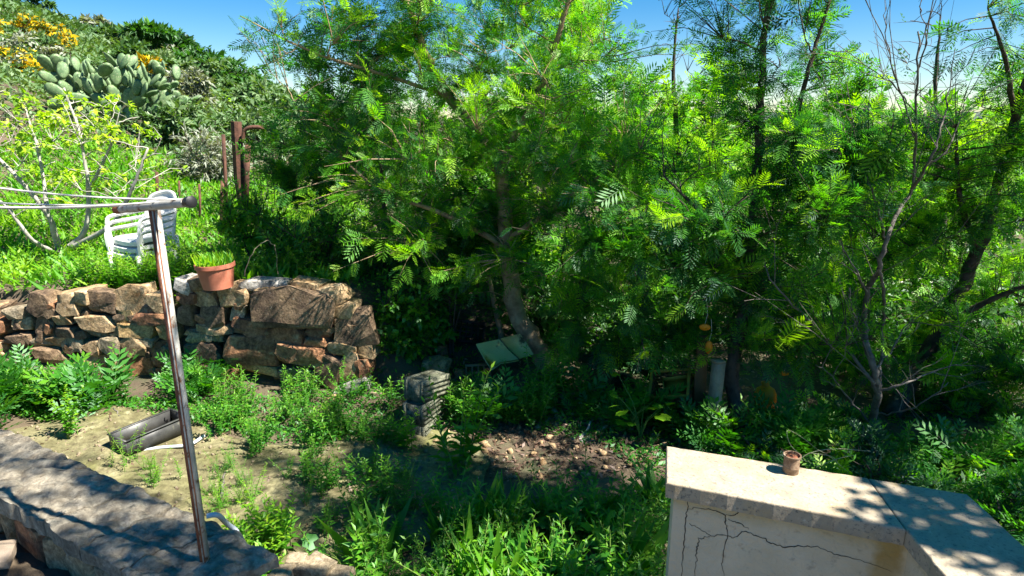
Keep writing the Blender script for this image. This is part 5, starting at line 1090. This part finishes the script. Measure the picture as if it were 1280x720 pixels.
cover('wall_foot_cover', [tuple(G(x, y)[:2]) for x, y in ((-40, 515), (60, 492), (150, 496), (240, 500), (300, 520), (240, 535), (150, 515), (60, 530))], 2600, 'leaf1', (.02, .045), .06, 'weed', (.4, .25), 'low weeds creeping along the wall foot')
cover('bed_ground_cover', gpoly, 13000, 'leaf1', (.02, .045), .07, 'weed', (.4, .2), 'low weeds covering the shaded bed')
lit = [tuple(G(x, y)[:2]) for x, y in ((540, 545), (600, 500), (700, 490), (830, 520), (860, 560), (760, 600), (640, 600), (560, 580))]
def litter(name, poly, n, label): return cover(name, poly, n, 'leaf1', (.02, .05), .012, 'dry', (.5, .3), label, .05)
litter('leaf_litter', lit, 2600, 'brown and pinkish leaf litter under the acacias')
litter('understorey_litter', [(-.6, 4.3), (.5, 3.6), (1.6, 2.6), (3.6, 2.2), (5, 4), (5, 8), (0, 8)], 9000, 'dead leaves covering the ground below the acacias')
def pebbles(name, poly, n, smin, smax, mat, label, zoff):
    P = np.array(poly); lo, hi = P.min(0), P.max(0); pts = lo + (hi - lo) * rng.random((n * 2, 2)); ins_ = np.zeros(len(pts), bool); j = len(P) - 1
    for i in range(len(P)):
        c = ((P[i, 1] > pts[:, 1]) != (P[j, 1] > pts[:, 1])) & (pts[:, 0] < (P[j, 0] - P[i, 0]) * (pts[:, 1] - P[i, 1]) / (P[j, 1] - P[i, 1] + 1e-9) + P[i, 0]); ins_ ^= c; j = i
    pts = pts[ins_][:n]; n = len(pts); o8 = np.array([[1, 0, 0], [-1, 0, 0], [0, 1, 0], [0, -1, 0], [0, 0, .7], [0, 0, -.7], [.6, .6, .4], [-.6, .5, .3]], float)
    T8 = np.array([[0, 6, 4], [6, 2, 4], [2, 7, 4], [7, 1, 4], [1, 3, 4], [3, 0, 4], [0, 2, 6], [2, 1, 7], [2, 0, 5], [1, 2, 5], [3, 1, 5], [0, 3, 5]])
    V = o8[None] * (1 + rng.normal(0, .2, (n, 8, 3))); F_ = frames(rand_unit(n), rand_unit(n)); sz = smin + (smax - smin) * rng.random(n) ** 3
    V = np.einsum('nij,nkj->nki', F_, V) * sz[:, None, None] + np.c_[pts, gzn(pts[:, 0], pts[:, 1]) + zoff + sz * .3][:, None]
    g = MB(); g.add(V.reshape(-1, 3), None, (T8[None] + (np.arange(n) * 8)[:, None, None]).reshape(-1, 3)); return tag(g.build(name, M[mat]), label, 'gravel', kind='stuff')
pebbles('path_gravel', [tuple(p) for p in path_out], 900, .002, .016, 'stone_grey', 'small stones and grit scattered on the path', .018)
pebbles('patio_gravel', [(-3.0, 2.45), (-1.7, 1.70), (-.9, 1.25), (-1.2, .8), (-3, .8)], 1200, .003, .012, 'stone_pale', 'pale gravel chips on the asphalt before the kerb', .02)
pebbles('understorey_rubble', lit, 260, .008, .04, 'stone_tan', 'broken rubble pieces under the acacias', .0)
litter('path_litter', [tuple(p) for p in path_out], 3600, 'scattered dry leaves on the path')
